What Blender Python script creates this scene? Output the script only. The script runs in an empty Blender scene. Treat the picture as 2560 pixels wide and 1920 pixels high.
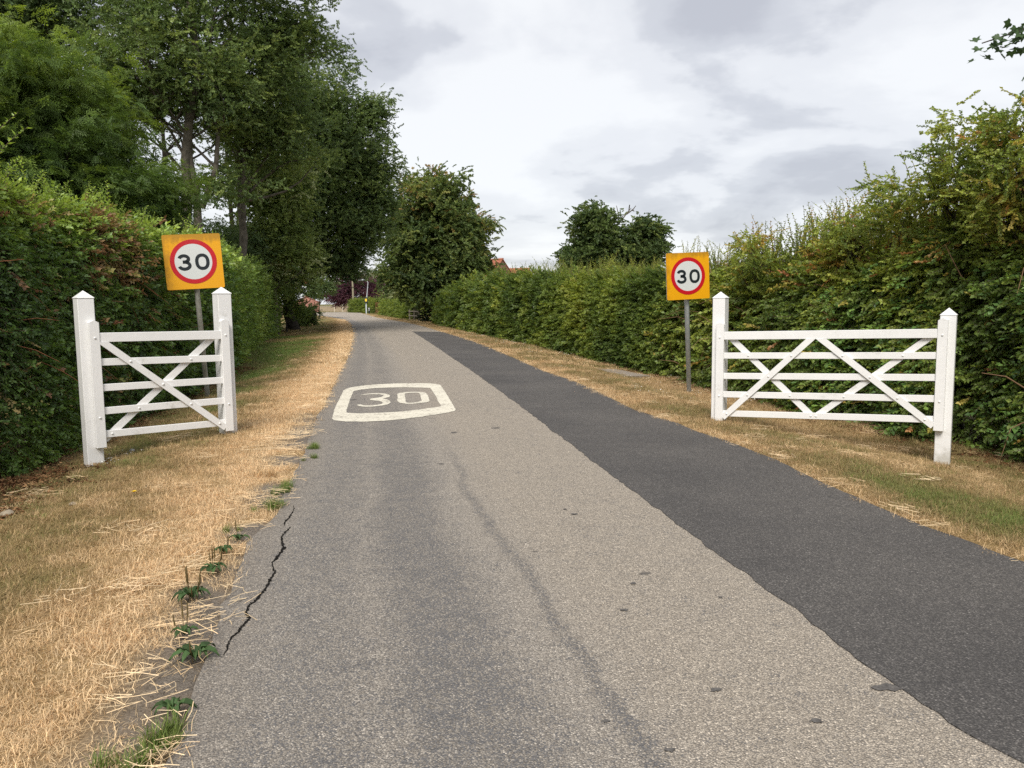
import bpy, bmesh, math, random
import numpy as np
from mathutils import Vector, Matrix, Euler
from mathutils.geometry import tessellate_polygon

random.seed(7)
RNG = np.random.default_rng(7)
SC = bpy.context.scene
COL = SC.collection

# ------------------------------------------------------------------ camera
CAM_H = 1.55
PITCH, ROLL = math.radians(5.98), -0.011
LENS = 27.67
cam_data = bpy.data.cameras.new('camera')
cam_data.lens = LENS
cam_data.sensor_width = 36.0
cam_data.clip_end = 3000.0
cam_data.clip_start = 0.05
cam = bpy.data.objects.new('camera', cam_data)
COL.objects.link(cam)
CAM_R = Matrix.Rotation(math.pi / 2 - PITCH, 3, 'X') @ Matrix.Rotation(ROLL, 3, 'Z')
cam.matrix_world = Matrix.Translation((0, 0, CAM_H)) @ CAM_R.to_4x4()
SC.camera = cam

# ------------------------------------------------------------------ sky, sun, exposure
SUN_EL, SUN_AZ = math.radians(46), math.radians(192)     # azimuth clockwise from +Y: behind the camera
world = bpy.data.worlds.new('World')
SC.world = world
world.use_nodes = True


def build_world():
    nt = world.node_tree
    nt.nodes.clear()
    N, L = nt.nodes.new, nt.links.new
    out = N('ShaderNodeOutputWorld')
    bg = N('ShaderNodeBackground')
    bg.inputs['Strength'].default_value = 0.1
    L(bg.outputs[0], out.inputs[0])
    sky = N('ShaderNodeTexSky')
    sky.sky_type = 'NISHITA'
    sky.sun_disc = False
    sky.sun_elevation = SUN_EL
    sky.sun_rotation = SUN_AZ
    tc = N('ShaderNodeTexCoord')
    sep = N('ShaderNodeSeparateXYZ')
    L(tc.outputs['Generated'], sep.inputs[0])
    mx = N('ShaderNodeMath'); mx.operation = 'MAXIMUM'; mx.inputs[1].default_value = 0.0
    L(sep.outputs[2], mx.inputs[0])
    ad = N('ShaderNodeMath'); ad.operation = 'ADD'; ad.inputs[1].default_value = 0.22
    L(mx.outputs[0], ad.inputs[0])
    dx = N('ShaderNodeMath'); dx.operation = 'DIVIDE'
    dy = N('ShaderNodeMath'); dy.operation = 'DIVIDE'
    L(sep.outputs[0], dx.inputs[0]); L(ad.outputs[0], dx.inputs[1])
    L(sep.outputs[1], dy.inputs[0]); L(ad.outputs[0], dy.inputs[1])
    cb = N('ShaderNodeCombineXYZ')
    L(dx.outputs[0], cb.inputs[0]); L(dy.outputs[0], cb.inputs[1])
    mp = N('ShaderNodeMapping')
    mp.inputs['Location'].default_value = (3.1, 1.55, 0.0)
    mp.inputs['Scale'].default_value = (0.95, 0.95, 1.0)
    L(cb.outputs[0], mp.inputs[0])

    def noise(scale, detail, rough, dist=0.0):
        n = N('ShaderNodeTexNoise')
        n.inputs['Scale'].default_value = scale
        n.inputs['Detail'].default_value = detail
        n.inputs['Roughness'].default_value = rough
        n.inputs['Distortion'].default_value = dist
        L(mp.outputs[0], n.inputs['Vector'])
        return n
    n1 = noise(1.15, 6.0, 0.5, 0.35)
    n2 = noise(2.6, 6.0, 0.55, 0.2)
    m = N('ShaderNodeMath'); m.operation = 'MULTIPLY_ADD'
    m.inputs[1].default_value = 0.36
    L(n2.outputs[0], m.inputs[0]); L(n1.outputs[0], m.inputs[2])
    cr = N('ShaderNodeValToRGB')
    cr.color_ramp.interpolation = 'EASE'
    e = cr.color_ramp.elements
    e[0].position = 0.53; e[0].color = (0.218, 0.223, 0.243, 1)
    e[1].position = 0.78; e[1].color = (0.372, 0.376, 0.382, 1)
    a = e.new(0.61); a.color = (0.262, 0.268, 0.286, 1)
    b = e.new(0.675); b.color = (0.330, 0.335, 0.347, 1)
    L(m.outputs[0], cr.inputs[0])
    sc = N('ShaderNodeVectorMath'); sc.operation = 'SCALE'; sc.inputs['Scale'].default_value = 10.0
    L(cr.outputs[0], sc.inputs[0])
    mix = N('ShaderNodeMix'); mix.data_type = 'RGBA'
    mix.inputs['Factor'].default_value = 0.94
    L(sky.outputs[0], mix.inputs[6]); L(sc.outputs[0], mix.inputs[7])
    L(mix.outputs[2], bg.inputs[0])


build_world()
sun_data = bpy.data.lights.new('sun', 'SUN')
sun_data.energy = 1.5
sun_data.angle = math.radians(24)
sun_data.color = (1.0, 0.94, 0.86)
sun = bpy.data.objects.new('sun', sun_data)
COL.objects.link(sun)
sd = Vector((math.sin(SUN_AZ) * math.cos(SUN_EL), math.cos(SUN_AZ) * math.cos(SUN_EL), math.sin(SUN_EL)))
sun.rotation_euler = (-sd).to_track_quat('-Z', 'Y').to_euler()
SC.view_settings.view_transform = 'Standard'
SC.view_settings.look = 'None'
SC.view_settings.gamma = 1.0
SC.view_settings.use_curve_mapping = False
SC.view_settings.exposure = 1.35
SC.render.engine = 'CYCLES'
SC.cycles.max_bounces = 8
SC.cycles.diffuse_bounces = 5
SC.cycles.transmission_bounces = 6
SC.cycles.transparent_max_bounces = 4
SC.cycles.use_denoising = False

# ------------------------------------------------------------------ geometry of the view (pixel -> place in the world)
FPX = LENS / 36.0 * 2560.0


def ray(px, py):
    return (CAM_R @ Vector(((px - 1280) / FPX, -(py - 960) / FPX, -1.0)))


def at_depth(px, py, Y):
    d = ray(px, py)
    t = Y / d.y
    return Vector((d.x * t, Y, CAM_H + d.z * t))


def flat(px, py, z=0.0):
    d = ray(px, py)
    t = (z - CAM_H) / d.z
    return Vector((d.x * t, d.y * t, z))


# ------------------------------------------------------------------ numpy noise
def _hash(ix, iy, iz):
    h = (ix * 374761393 + iy * 668265263 + iz * 2147483647 + 1013904223) & 0xFFFFFFFF
    h = ((h ^ (h >> 13)) * 1274126177) & 0xFFFFFFFF
    h = (h ^ (h >> 16)) & 0xFFFF
    return h / 65535.0


def vnoise(p):
    p = np.asarray(p, dtype=np.float64)
    if p.shape[-1] == 2:
        p = np.concatenate([p, np.zeros(p.shape[:-1] + (1,))], -1)
    i = np.floor(p).astype(np.int64)
    f = p - i
    f = f * f * (3 - 2 * f)
    r = 0
    for a in (0, 1):
        wx = f[..., 0] if a else 1 - f[..., 0]
        for b in (0, 1):
            wy = f[..., 1] if b else 1 - f[..., 1]
            for c in (0, 1):
                wz = f[..., 2] if c else 1 - f[..., 2]
                r = r + wx * wy * wz * _hash(i[..., 0] + a, i[..., 1] + b, i[..., 2] + c)
    return r


def fbm(p, octaves=4):
    p = np.asarray(p, dtype=np.float64)
    r, a, t = 0, 1.0, 0
    for k in range(octaves):
        r = r + a * vnoise(p * 2 ** k + 17.3 * k)
        t += a
        a *= 0.5
    return r / t


def smooth(e0, e1, x):
    t = np.clip((x - e0) / (e1 - e0), 0, 1)
    return t * t * (3 - 2 * t)


# ------------------------------------------------------------------ road outline
PX_L = [(400, 1915), (455, 1817), (494, 1718), (529, 1619), (554, 1520), (593, 1436), (628, 1347), (690, 1283), (733, 1189),
        (766, 1115), (778, 1080), (790, 1047), (817, 1000), (833, 968), (848, 935), (864, 906), (875, 877), (880, 855),
        (884, 834), (881, 820), (876, 808), (860, 798), (831, 793), (792, 788)]
PX_R = [(2560, 1410), (2495, 1389), (2410, 1354), (2269, 1304), (2142, 1248), (2044, 1206), (1931, 1149), (1804, 1100),
        (1736, 1079), (1685, 1057), (1631, 1041), (1577, 1023), (1523, 996), (1472, 970), (1423, 950), (1360, 929),
        (1323, 913), (1251, 881), (1179, 852), (1106, 830), (1052, 814), (1009, 805), (947, 795), (900, 782)]
PX_P = [(2640, 1962), (2516, 1897), (2410, 1847), (2340, 1784), (2241, 1728), (2156, 1657), (2100, 1608), (2001, 1544), (1924, 1481),
        (1860, 1435), (1776, 1368), (1677, 1304), (1585, 1234), (1494, 1167), (1409, 1100), (1363, 1065), (1309, 1022),
        (1269, 993), (1215, 953), (1164, 917), (1117, 888), (1081, 859), (1056, 845), (1030, 829)]


def poly(pxs):
    return np.array([flat(*p)[:2] for p in pxs])


EDGE_L = np.vstack([[(3.2, -20.0)], poly(PX_L), [(-36, 121), (-60, 140), (-110, 160)]])
EDGE_R = np.vstack([[(7.7, -18.9)], poly(PX_R), [(-30, 142), (-48, 158), (-78, 170), (-112, 180)]])


def resample(P, n):
    d = np.r_[0, np.cumsum(np.linalg.norm(np.diff(P, axis=0), axis=1))]
    # denser sampling close to the camera
    t = np.linspace(0, 1, n) ** 1.6 * d[-1]
    return np.stack([np.interp(t, d, P[:, k]) for k in range(P.shape[1])], 1)


def seg_dist(pts, P):
    pts = np.asarray(pts)
    best = np.full(len(pts), 1e9)
    for a, b in zip(P[:-1], P[1:]):
        ab = b - a
        t = np.clip(((pts - a) @ ab) / (ab @ ab), 0, 1)
        q = a + t[:, None] * ab
        best = np.minimum(best, np.hypot(*(pts - q).T))
    return best


def inside(pts, P):
    x, y = pts[:, 0], pts[:, 1]
    r = np.zeros(len(pts), bool)
    n = len(P)
    for i in range(n):
        x0, y0 = P[i]
        x1, y1 = P[(i + 1) % n]
        if y0 == y1:
            continue
        c = ((y0 > y) != (y1 > y)) & (x < (x1 - x0) * (y - y0) / (y1 - y0) + x0)
        r ^= c
    return r


ROAD_POLY = np.vstack([EDGE_L, EDGE_R[::-1]])


def road_sd(pts):
    """signed distance to the nearest road edge; + outside. Also distances to the left and the right edge."""
    dl, dr = seg_dist(pts, EDGE_L), seg_dist(pts, EDGE_R)
    ins = inside(pts, ROAD_POLY)
    d = np.minimum(dl, dr)
    return np.where(ins, -d, d), dl, dr


def ground_z(pts):
    pts = np.atleast_2d(np.asarray(pts, dtype=np.float64))
    d, dl, dr = road_sd(pts)
    right = dr < dl
    far = smooth(14, 32, pts[:, 1])
    zr = -0.36 * smooth(0.4, 2.9, d) * (1 - 0.55 * far)
    zl = -0.30 * smooth(0.7, 3.6, d) * (1 - 0.5 * far)
    z = np.where(right, zr, zl)
    z = z * (1 - smooth(8, 30, d) * 0.6)
    z = z + 0.05 * (fbm(pts * 0.8, 3) - 0.5) * smooth(0.2, 1.2, d)
    z = z - 0.035 * (1 - smooth(0.0, 0.12, d)) - 0.03 * (1 - smooth(-0.3, 0.0, d))
    return z


def gz(x, y):
    return float(ground_z([(x, y)])[0])


def on_ground(px, py):
    z = 0.0
    for _ in range(12):
        p = flat(px, py, z)
        z = gz(p.x, p.y)
    return Vector((p.x, p.y, z))


# ------------------------------------------------------------------ materials
def new_mat(name):
    m = bpy.data.materials.new(name)
    m.use_nodes = True
    nt = m.node_tree
    p = nt.nodes['Principled BSDF']
    return m, nt, nt.nodes.new, nt.links.new, p


def lin(c):
    return (c[0], c[1], c[2], 1.0)


def ramp_node(nt, stops, interp='LINEAR'):
    cr = nt.nodes.new('ShaderNodeValToRGB')
    cr.color_ramp.interpolation = interp
    e = cr.color_ramp.elements
    while len(e) > 1:
        e.remove(e[-1])
    e[0].position = stops[0][0]
    e[0].color = lin(stops[0][1])
    for pos, c in stops[1:]:
        k = e.new(pos)
        k.color = lin(c)
    return cr


def tex_noise(nt, vec, scale, detail=4, rough=0.55, dist=0.0):
    n = nt.nodes.new('ShaderNodeTexNoise')
    n.inputs['Scale'].default_value = scale
    n.inputs['Detail'].default_value = detail
    n.inputs['Roughness'].default_value = rough
    n.inputs['Distortion'].default_value = dist
    if vec is not None:
        nt.links.new(vec, n.inputs['Vector'])
    return n


def mathn(nt, op, a, b=None, c=None):
    n = nt.nodes.new('ShaderNodeMath')
    n.operation = op
    for i, v in enumerate((a, b, c)):
        if v is None:
            continue
        if isinstance(v, (int, float)):
            n.inputs[i].default_value = v
        else:
            nt.links.new(v, n.inputs[i])
    return n.outputs[0]


def mixc(nt, fac, a, b, mode='MIX'):
    n = nt.nodes.new('ShaderNodeMix')
    n.data_type = 'RGBA'
    n.blend_type = mode
    for sock, v in ((0, fac), (6, a), (7, b)):
        if isinstance(v, (int, float)):
            n.inputs[sock].default_value = v
        elif isinstance(v, tuple):
            n.inputs[sock].default_value = lin(v)
        else:
            nt.links.new(v, n.inputs[sock])
    return n.outputs[2]


def bump(nt, height, strength, dist, prin):
    b = nt.nodes.new('ShaderNodeBump')
    b.inputs['Strength'].default_value = strength
    b.inputs['Distance'].default_value = dist
    nt.links.new(height, b.inputs['Height'])
    nt.links.new(b.outputs[0], prin.inputs['Normal'])
    return b


def plain(name, col, rough=0.6, spec=0.3, var=0.15, scale=6.0, bmp=0.0, bscale=60.0, metal=0.0):
    m, nt, N, L, p = new_mat(name)
    tc = N('ShaderNodeTexCoord').outputs['Object']
    n = tex_noise(nt, tc, scale, 5, 0.6)
    lo = tuple(c * (1 - var) for c in col)
    hi = tuple(min(1, c * (1 + var)) for c in col)
    cr = ramp_node(nt, [(0.3, lo), (0.7, hi)])
    L(n.outputs[0], cr.inputs[0])
    L(cr.outputs[0], p.inputs['Base Color'])
    p.inputs['Roughness'].default_value = rough
    p.inputs['Specular IOR Level'].default_value = spec
    p.inputs['Metallic'].default_value = metal
    if bmp:
        n2 = tex_noise(nt, tc, bscale, 4, 0.6)
        bump(nt, n2.outputs[0], bmp, 0.01, p)
    return m


LEAF_GAIN = 2.1


def leaf_mat(name, stops, trans=0.25, rough=0.5, spec=0.3, gain=1.0):
    """leaf colour from the per-clump tint and a per-leaf variation stored on the sprig mesh"""
    m, nt, N, L, p = new_mat(name)
    at = N('ShaderNodeAttribute'); at.attribute_type = 'INSTANCER'; at.attribute_name = 'tint'
    lv = N('ShaderNodeAttribute'); lv.attribute_type = 'GEOMETRY'; lv.attribute_name = 'lv'
    cr = ramp_node(nt, stops)
    L(at.outputs['Fac'], cr.inputs[0])
    k = mathn(nt, 'MULTIPLY_ADD', lv.outputs['Fac'], 0.8 * gain, 0.6 * gain)
    vm = N('ShaderNodeVectorMath'); vm.operation = 'SCALE'
    L(cr.outputs[0], vm.inputs[0]); L(k, vm.inputs['Scale'])
    L(vm.outputs[0], p.inputs['Base Color'])
    p.inputs['Roughness'].default_value = rough
    p.inputs['Specular IOR Level'].default_value = spec
    tr = N('ShaderNodeBsdfTranslucent')
    hs = N('ShaderNodeHueSaturation')
    hs.inputs['Hue'].default_value = 0.485
    hs.inputs['Saturation'].default_value = 1.15
    hs.inputs['Value'].default_value = 1.5
    L(vm.outputs[0], hs.inputs['Color']); L(hs.outputs[0], tr.inputs[0])
    ms = N('ShaderNodeMixShader'); ms.inputs[0].default_value = trans
    L(p.outputs[0], ms.inputs[1]); L(tr.outputs[0], ms.inputs[2])
    L(ms.outputs[0], nt.nodes['Material Output'].inputs['Surface'])
    return m


M = {}


def build_materials():
    # white gloss paint on timber
    m, nt, N, L, p = new_mat('white_paint')
    tc = N('ShaderNodeTexCoord').outputs['Object']
    n = tex_noise(nt, tc, 3.0, 6, 0.65)
    n2 = tex_noise(nt, tc, 22.0, 4, 0.6)
    s = mathn(nt, 'MULTIPLY_ADD', n2.outputs[0], 0.5, n.outputs[0])
    sz = N('ShaderNodeSeparateXYZ'); L(tc, sz.inputs[0])
    low = N('ShaderNodeMapRange'); low.inputs[1].default_value = 0.22; low.inputs[2].default_value = -0.25
    low.inputs[4].default_value = 0.42
    L(sz.outputs[2], low.inputs[0])
    s = mathn(nt, 'SUBTRACT', s, mathn(nt, 'MULTIPLY', low.outputs[0], n2.outputs[0]))
    cr = ramp_node(nt, [(0.42, (0.52, 0.51, 0.47)), (0.60, (0.76, 0.76, 0.75)), (0.95, (0.81, 0.81, 0.805))])
    L(s, cr.inputs[0]); L(cr.outputs[0], p.inputs['Base Color'])
    p.inputs['Roughness'].default_value = 0.42
    p.inputs['Specular IOR Level'].default_value = 0.4
    mp = N('ShaderNodeMapping'); mp.inputs['Scale'].default_value = (40, 40, 5)
    L(tc, mp.inputs[0])
    g = tex_noise(nt, mp.outputs[0], 2.0, 5, 0.7)
    bump(nt, g.outputs[0], 0.25, 0.006, p)
    M['white'] = m

    def steel(name, a, b, rough):
        m, nt, N, L, p = new_mat(name)
        tc = N('ShaderNodeTexCoord').outputs['Object']
        n = tex_noise(nt, tc, 9.0, 6, 0.65)
        sep = N('ShaderNodeMapping'); sep.inputs['Scale'].default_value = (30, 30, 3)
        L(tc, sep.inputs[0])
        n2 = tex_noise(nt, sep.outputs[0], 1.0, 4, 0.6)
        s = mathn(nt, 'MULTIPLY_ADD', n2.outputs[0], 0.6, n.outputs[0])
        cr = ramp_node(nt, [(0.55, a), (1.05, b)])
        L(s, cr.inputs[0]); L(cr.outputs[0], p.inputs['Base Color'])
        p.inputs['Roughness'].default_value = rough
        p.inputs['Metallic'].default_value = 0.0
        return m
    M['steel'] = steel('galvanised_steel', (0.30, 0.34, 0.36), (0.48, 0.52, 0.54), 0.5)
    M['steel_old'] = steel('weathered_steel', (0.22, 0.22, 0.18), (0.42, 0.42, 0.38), 0.7)

    def sheet(name, col, dirt, rough=0.35, dirt_amt=0.55, top=0.42):
        m, nt, N, L, p = new_mat(name)
        tc = N('ShaderNodeTexCoord').outputs['Object']
        sx = N('ShaderNodeSeparateXYZ'); L(tc, sx.inputs[0])
        n = tex_noise(nt, tc, 7.0, 7, 0.72)
        mp = N('ShaderNodeMapping'); mp.inputs['Scale'].default_value = (26, 26, 2.5); L(tc, mp.inputs[0])
        st = tex_noise(nt, mp.outputs[0], 1.0, 4, 0.6)
        # grime gathers along the top and the left edge
        zz = mathn(nt, 'MULTIPLY_ADD', sx.outputs[2], 2.6, -top * 2.6 + 0.30)
        xx = mathn(nt, 'MULTIPLY_ADD', sx.outputs[0], -1.9, -top * 1.9 + 0.12)
        e = mathn(nt, 'MAXIMUM', zz, xx)
        e = mathn(nt, 'MAXIMUM', e, -0.25)
        v = mathn(nt, 'ADD', n.outputs[0], e)
        v = mathn(nt, 'MULTIPLY_ADD', st.outputs[0], 0.35, v)
        cr = ramp_node(nt, [(0.66, (0, 0, 0)), (0.98, (dirt_amt,) * 3)])
        L(v, cr.inputs[0])
        c = mixc(nt, cr.outputs[0], col, dirt)
        n3 = tex_noise(nt, tc, 2.2, 3, 0.5)
        c = mixc(nt, mathn(nt, 'MULTIPLY', n3.outputs[0], 0.35), c, tuple(k * 0.72 for k in col))
        L(c, p.inputs['Base Color'])
        p.inputs['Roughness'].default_value = rough
        p.inputs['Specular IOR Level'].default_value = 0.45
        return m
    M['yellow'] = sheet('sign_yellow', (0.76, 0.36, 0.006), (0.16, 0.10, 0.02), dirt_amt=0.6)
    M['red'] = sheet('sign_red', (0.50, 0.008, 0.018), (0.30, 0.05, 0.06), dirt_amt=0.4)
    M['sign_white'] = sheet('sign_white', (0.62, 0.65, 0.64), (0.38, 0.39, 0.36), dirt_amt=0.5)
    M['black'] = plain('sign_black', (0.012, 0.018, 0.022), 0.4, 0.4)
    M['sign_back'] = plain('sign_back', (0.30, 0.31, 0.32), 0.5, 0.4)

    # ---- asphalt
    def asphalt(name, stone_lo, stone_hi, binder, scale, old):
        m, nt, N, L, p = new_mat(name)
        geo = N('ShaderNodeTexCoord').outputs['Object']
        vo = N('ShaderNodeTexVoronoi'); vo.inputs['Scale'].default_value = scale
        vo.inputs['Randomness'].default_value = 1.0
        L(geo, vo.inputs['Vector'])
        sepc = N('ShaderNodeSeparateColor'); L(vo.outputs['Color'], sepc.inputs[0])
        stone = ramp_node(nt, [(0.0, stone_lo), (0.55, tuple((a + b) / 2 for a, b in zip(stone_lo, stone_hi))), (0.93, stone_hi), (1.0, tuple(min(1, c * 1.5) for c in stone_hi))])
        L(sepc.outputs[0], stone.inputs[0])
        big = tex_noise(nt, geo, 0.55, 6, 0.62)
        mid = tex_noise(nt, geo, 7.0, 6, 0.7)
        fine = tex_noise(nt, geo, 70.0, 3, 0.6)
        if old:
            uv = N('ShaderNodeUVMap'); uv.uv_map = 'road'
            su = N('ShaderNodeSeparateXYZ'); L(uv.outputs[0], su.inputs[0])
            u = su.outputs[0]
            wob = tex_noise(nt, uv.outputs[0], 0.7, 4, 0.6)
            uu = mathn(nt, 'ADD', u, mathn(nt, 'MULTIPLY_ADD', wob.outputs[0], 0.2, -0.10))

            def band(c, w, soft):
                d = mathn(nt, 'ABSOLUTE', mathn(nt, 'SUBTRACT', uu, c))
                mr = N('ShaderNodeMapRange'); mr.interpolation_type = 'SMOOTHSTEP'
                mr.inputs[1].default_value = w + soft; mr.inputs[2].default_value = w
                L(d, mr.inputs[0])
                return mr.outputs[0]
            t1 = band(1.22, 0.10, 0.42)
            t2 = band(1.86, 0.0, 0.085)
            t3 = band(0.55, 0.10, 0.38)
            sy = N('ShaderNodeSeparateXYZ'); L(geo, sy.inputs[0])
            fd = N('ShaderNodeMapRange'); fd.interpolation_type = 'SMOOTHSTEP'
            fd.inputs[1].default_value = 10.0; fd.inputs[2].default_value = 5.0
            L(sy.outputs[1], fd.inputs[0])
            fd2 = N('ShaderNodeMapRange'); fd2.interpolation_type = 'SMOOTHSTEP'
            fd2.inputs[1].default_value = 14.0; fd2.inputs[2].default_value = 5.0
            fd2.inputs[3].default_value = 0.45; fd2.inputs[4].default_value = 1.0
            L(sy.outputs[1], fd2.inputs[0])
            t2 = mathn(nt, 'MULTIPLY', t2, fd.outputs[0])
            t1 = mathn(nt, 'MULTIPLY', t1, fd2.outputs[0])
            bleed = mathn(nt, 'MAXIMUM', mathn(nt, 'MULTIPLY', t1, 0.58), mathn(nt, 'MULTIPLY', t2, 0.5))
            bleed = mathn(nt, 'MAXIMUM', bleed, mathn(nt, 'MULTIPLY', t3, 0.4))
            # how much the bitumen has risen between the stones
            cov = mathn(nt, 'MULTIPLY_ADD', mid.outputs[0], 0.75, mathn(nt, 'MULTIPLY', bleed, 0.44))
            cov = mathn(nt, 'MULTIPLY_ADD', big.outputs[0], 0.32, cov)
            cov = mathn(nt, 'MULTIPLY_ADD', sepc.outputs[1], 0.55, cov)
            th = N('ShaderNodeMapRange'); th.inputs[1].default_value = 1.01; th.inputs[2].default_value = 1.15
            L(cov, th.inputs[0])
            # right half tan and bare
            tan = N('ShaderNodeMapRange'); tan.interpolation_type = 'SMOOTHSTEP'
            tan.inputs[1].default_value = 1.55; tan.inputs[2].default_value = 2.3
            L(uu, tan.inputs[0])
            st = mixc(nt, mathn(nt, 'MULTIPLY', tan.outputs[0], 0.75), stone.outputs[0], (1.17, 1.13, 1.06), 'MULTIPLY')
            sm = mathn(nt, 'MULTIPLY_ADD', bleed, -0.30, 1.03)
            vs = N('ShaderNodeVectorMath'); vs.operation = 'SCALE'; L(st, vs.inputs[0]); L(sm, vs.inputs['Scale'])
            c = mixc(nt, mathn(nt, 'MULTIPLY', th.outputs[0], 0.92), vs.outputs[0], binder)
            # crumbled pale edge
            ed = N('ShaderNodeMapRange'); ed.inputs[1].default_value = 0.35; ed.inputs[2].default_value = 0.0
            L(u, ed.inputs[0])
            c = mixc(nt, mathn(nt, 'MULTIPLY', ed.outputs[0], 0.35), c, (0.13, 0.105, 0.08))
            # oil spots
            sp = tex_noise(nt, geo, 3.3, 2, 0.4)
            spr = ramp_node(nt, [(0.735, (0, 0, 0)), (0.76, (1, 1, 1))])
            L(sp.outputs[0], spr.inputs[0])
            c = mixc(nt, mathn(nt, 'MULTIPLY', spr.outputs[0], 0.75), c, (0.05, 0.048, 0.05))
        else:
            cov = mathn(nt, 'MULTIPLY_ADD', mid.outputs[0], 0.6, sepc.outputs[1])
            th = N('ShaderNodeMapRange'); th.inputs[1].default_value = 0.45; th.inputs[2].default_value = 1.1
            L(cov, th.inputs[0])
            c = mixc(nt, th.outputs[0], stone.outputs[0], binder)
            sc = ramp_node(nt, [(0.35, (0.82, 0.82, 0.83)), (0.65, (1.18, 1.16, 1.13))])
            L(big.outputs[0], sc.inputs[0])
            c = mixc(nt, 1.0, c, sc.outputs[0], 'MULTIPLY')
        # dark gaps between stones
        gap = N('ShaderNodeMapRange'); gap.inputs[1].default_value = 0.35; gap.inputs[2].default_value = 0.75
        L(vo.outputs['Distance'], gap.inputs[0])
        c = mixc(nt, mathn(nt, 'MULTIPLY', gap.outputs[0], 0.65), c, tuple(k * 0.5 for k in binder))
        L(c, p.inputs['Base Color'])
        p.inputs['Roughness'].default_value = 0.92 if old else 0.85
        p.inputs['Specular IOR Level'].default_value = 0.18
        h = mathn(nt, 'MULTIPLY_ADD', vo.outputs['Distance'], -1.0, mathn(nt, 'MULTIPLY', fine.outputs[0], 0.5))
        bump(nt, h, 0.75, 0.008, p)
        return m
    M['asphalt'] = asphalt('old_asphalt', (0.232, 0.205, 0.174), (0.47, 0.423, 0.362), (0.155, 0.152, 0.154), 145.0, True)
    M['asphalt_new'] = asphalt('new_asphalt', (0.110, 0.104, 0.098), (0.200, 0.188, 0.177), (0.088, 0.084, 0.082), 120.0, False)

    m, nt, N, L, p = new_mat('road_paint')
    geo = N('ShaderNodeTexCoord').outputs['Object']
    a = tex_noise(nt, geo, 26.0, 5, 0.75)
    b = tex_noise(nt, geo, 2.4, 3, 0.6)
    s = mathn(nt, 'MULTIPLY_ADD', b.outputs[0], 0.35, a.outputs[0])
    cr = ramp_node(nt, [(0.54, (0.24, 0.215, 0.18)), (0.60, (0.54, 0.50, 0.41)), (0.70, (0.68, 0.64, 0.53))])
    L(s, cr.inputs[0]); L(cr.outputs[0], p.inputs['Base Color'])
    p.inputs['Roughness'].default_value = 0.7
    bump(nt, a.outputs[0], 0.3, 0.006, p)
    M['road_paint'] = m
    M['crack'] = plain('crack_dark', (0.012, 0.011, 0.010), 0.95, 0.05, 0.4, 30)

    # ---- ground
    m, nt, N, L, p = new_mat('ground_soil')
    geo = N('ShaderNodeTexCoord').outputs['Object']
    ga = N('ShaderNodeAttribute'); ga.attribute_name = 'green'
    lt = N('ShaderNodeAttribute'); lt.attribute_name = 'litter'
    cb = N('ShaderNodeAttribute'); cb.attribute_name = 'crumb'
    n1 = tex_noise(nt, geo, 35.0, 6, 0.72)
    n2 = tex_noise(nt, geo, 6.0, 5, 0.65)
    f = mathn(nt, 'MULTIPLY_ADD', n2.outputs[0], 0.5, mathn(nt, 'ADD', ga.outputs['Fac'], -0.25))
    c1 = ramp_node(nt, [(0.0, (0.46, 0.315, 0.16)), (0.35, (0.36, 0.25, 0.115)), (0.6, (0.22, 0.175, 0.07)), (1.0, (0.12, 0.14, 0.04))])
    L(f, c1.inputs[0])
    k = ramp_node(nt, [(0.3, (0.45, 0.43, 0.40)), (0.7, (1.15, 1.15, 1.15))])
    L(n1.outputs[0], k.inputs[0])
    c = mixc(nt, 1.0, c1.outputs[0], k.outputs[0], 'MULTIPLY')
    c3 = ramp_node(nt, [(0.3, (0.035, 0.019, 0.010)), (0.7, (0.13, 0.065, 0.032))])
    L(n1.outputs[0], c3.inputs[0])
    c = mixc(nt, lt.outputs['Fac'], c, c3.outputs[0])
    c4 = ramp_node(nt, [(0.3, (0.10, 0.085, 0.072)), (0.7, (0.30, 0.26, 0.215))])
    L(tex_noise(nt, geo, 90.0, 4, 0.7).outputs[0], c4.inputs[0])
    c = mixc(nt, cb.outputs['Fac'], c, c4.outputs[0])
    L(c, p.inputs['Base Color'])
    p.inputs['Roughness'].default_value = 0.95
    p.inputs['Specular IOR Level'].default_value = 0.1
    bump(nt, n1.outputs[0], 0.8, 0.03, p)
    M['ground'] = m

    # ---- vegetation
    M['grass'] = leaf_mat('grass_blade', [(0.0, (0.76, 0.585, 0.36)), (0.3, (0.60, 0.435, 0.24)), (0.52, (0.335, 0.235, 0.115)), (0.72, (0.225, 0.195, 0.075)), (1.0, (0.135, 0.20, 0.045))], 0.2, 0.6, 0.25)
    M['straw'] = leaf_mat('straw', [(0.0, (0.80, 0.64, 0.41)), (1.0, (0.66, 0.48, 0.27))], 0.1, 0.5, 0.35)
    M['hedge_leaf'] = leaf_mat('hedge_leaf', [(0.0, (0.030, 0.055, 0.016)), (0.4, (0.060, 0.100, 0.024)), (0.8, (0.150, 0.200, 0.042)), (0.86, (0.14, 0.115, 0.045)), (1.0, (0.125, 0.068, 0.038))], 0.36, 0.4, 0.4, LEAF_GAIN)
    M['privet_leaf'] = leaf_mat('privet_leaf', [(0.0, (0.045, 0.080, 0.020)), (0.5, (0.095, 0.140, 0.034)), (1.0, (0.17, 0.21, 0.055))], 0.36, 0.45, 0.35, LEAF_GAIN)
    M['hawthorn_leaf'] = leaf_mat('hawthorn_leaf', [(0.0, (0.030, 0.052, 0.014)), (0.4, (0.070, 0.100, 0.022)), (0.75, (0.150, 0.175, 0.036)), (0.88, (0.22, 0.18, 0.045)), (1.0, (0.20, 0.095, 0.045))], 0.36, 0.45, 0.35, LEAF_GAIN)
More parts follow.
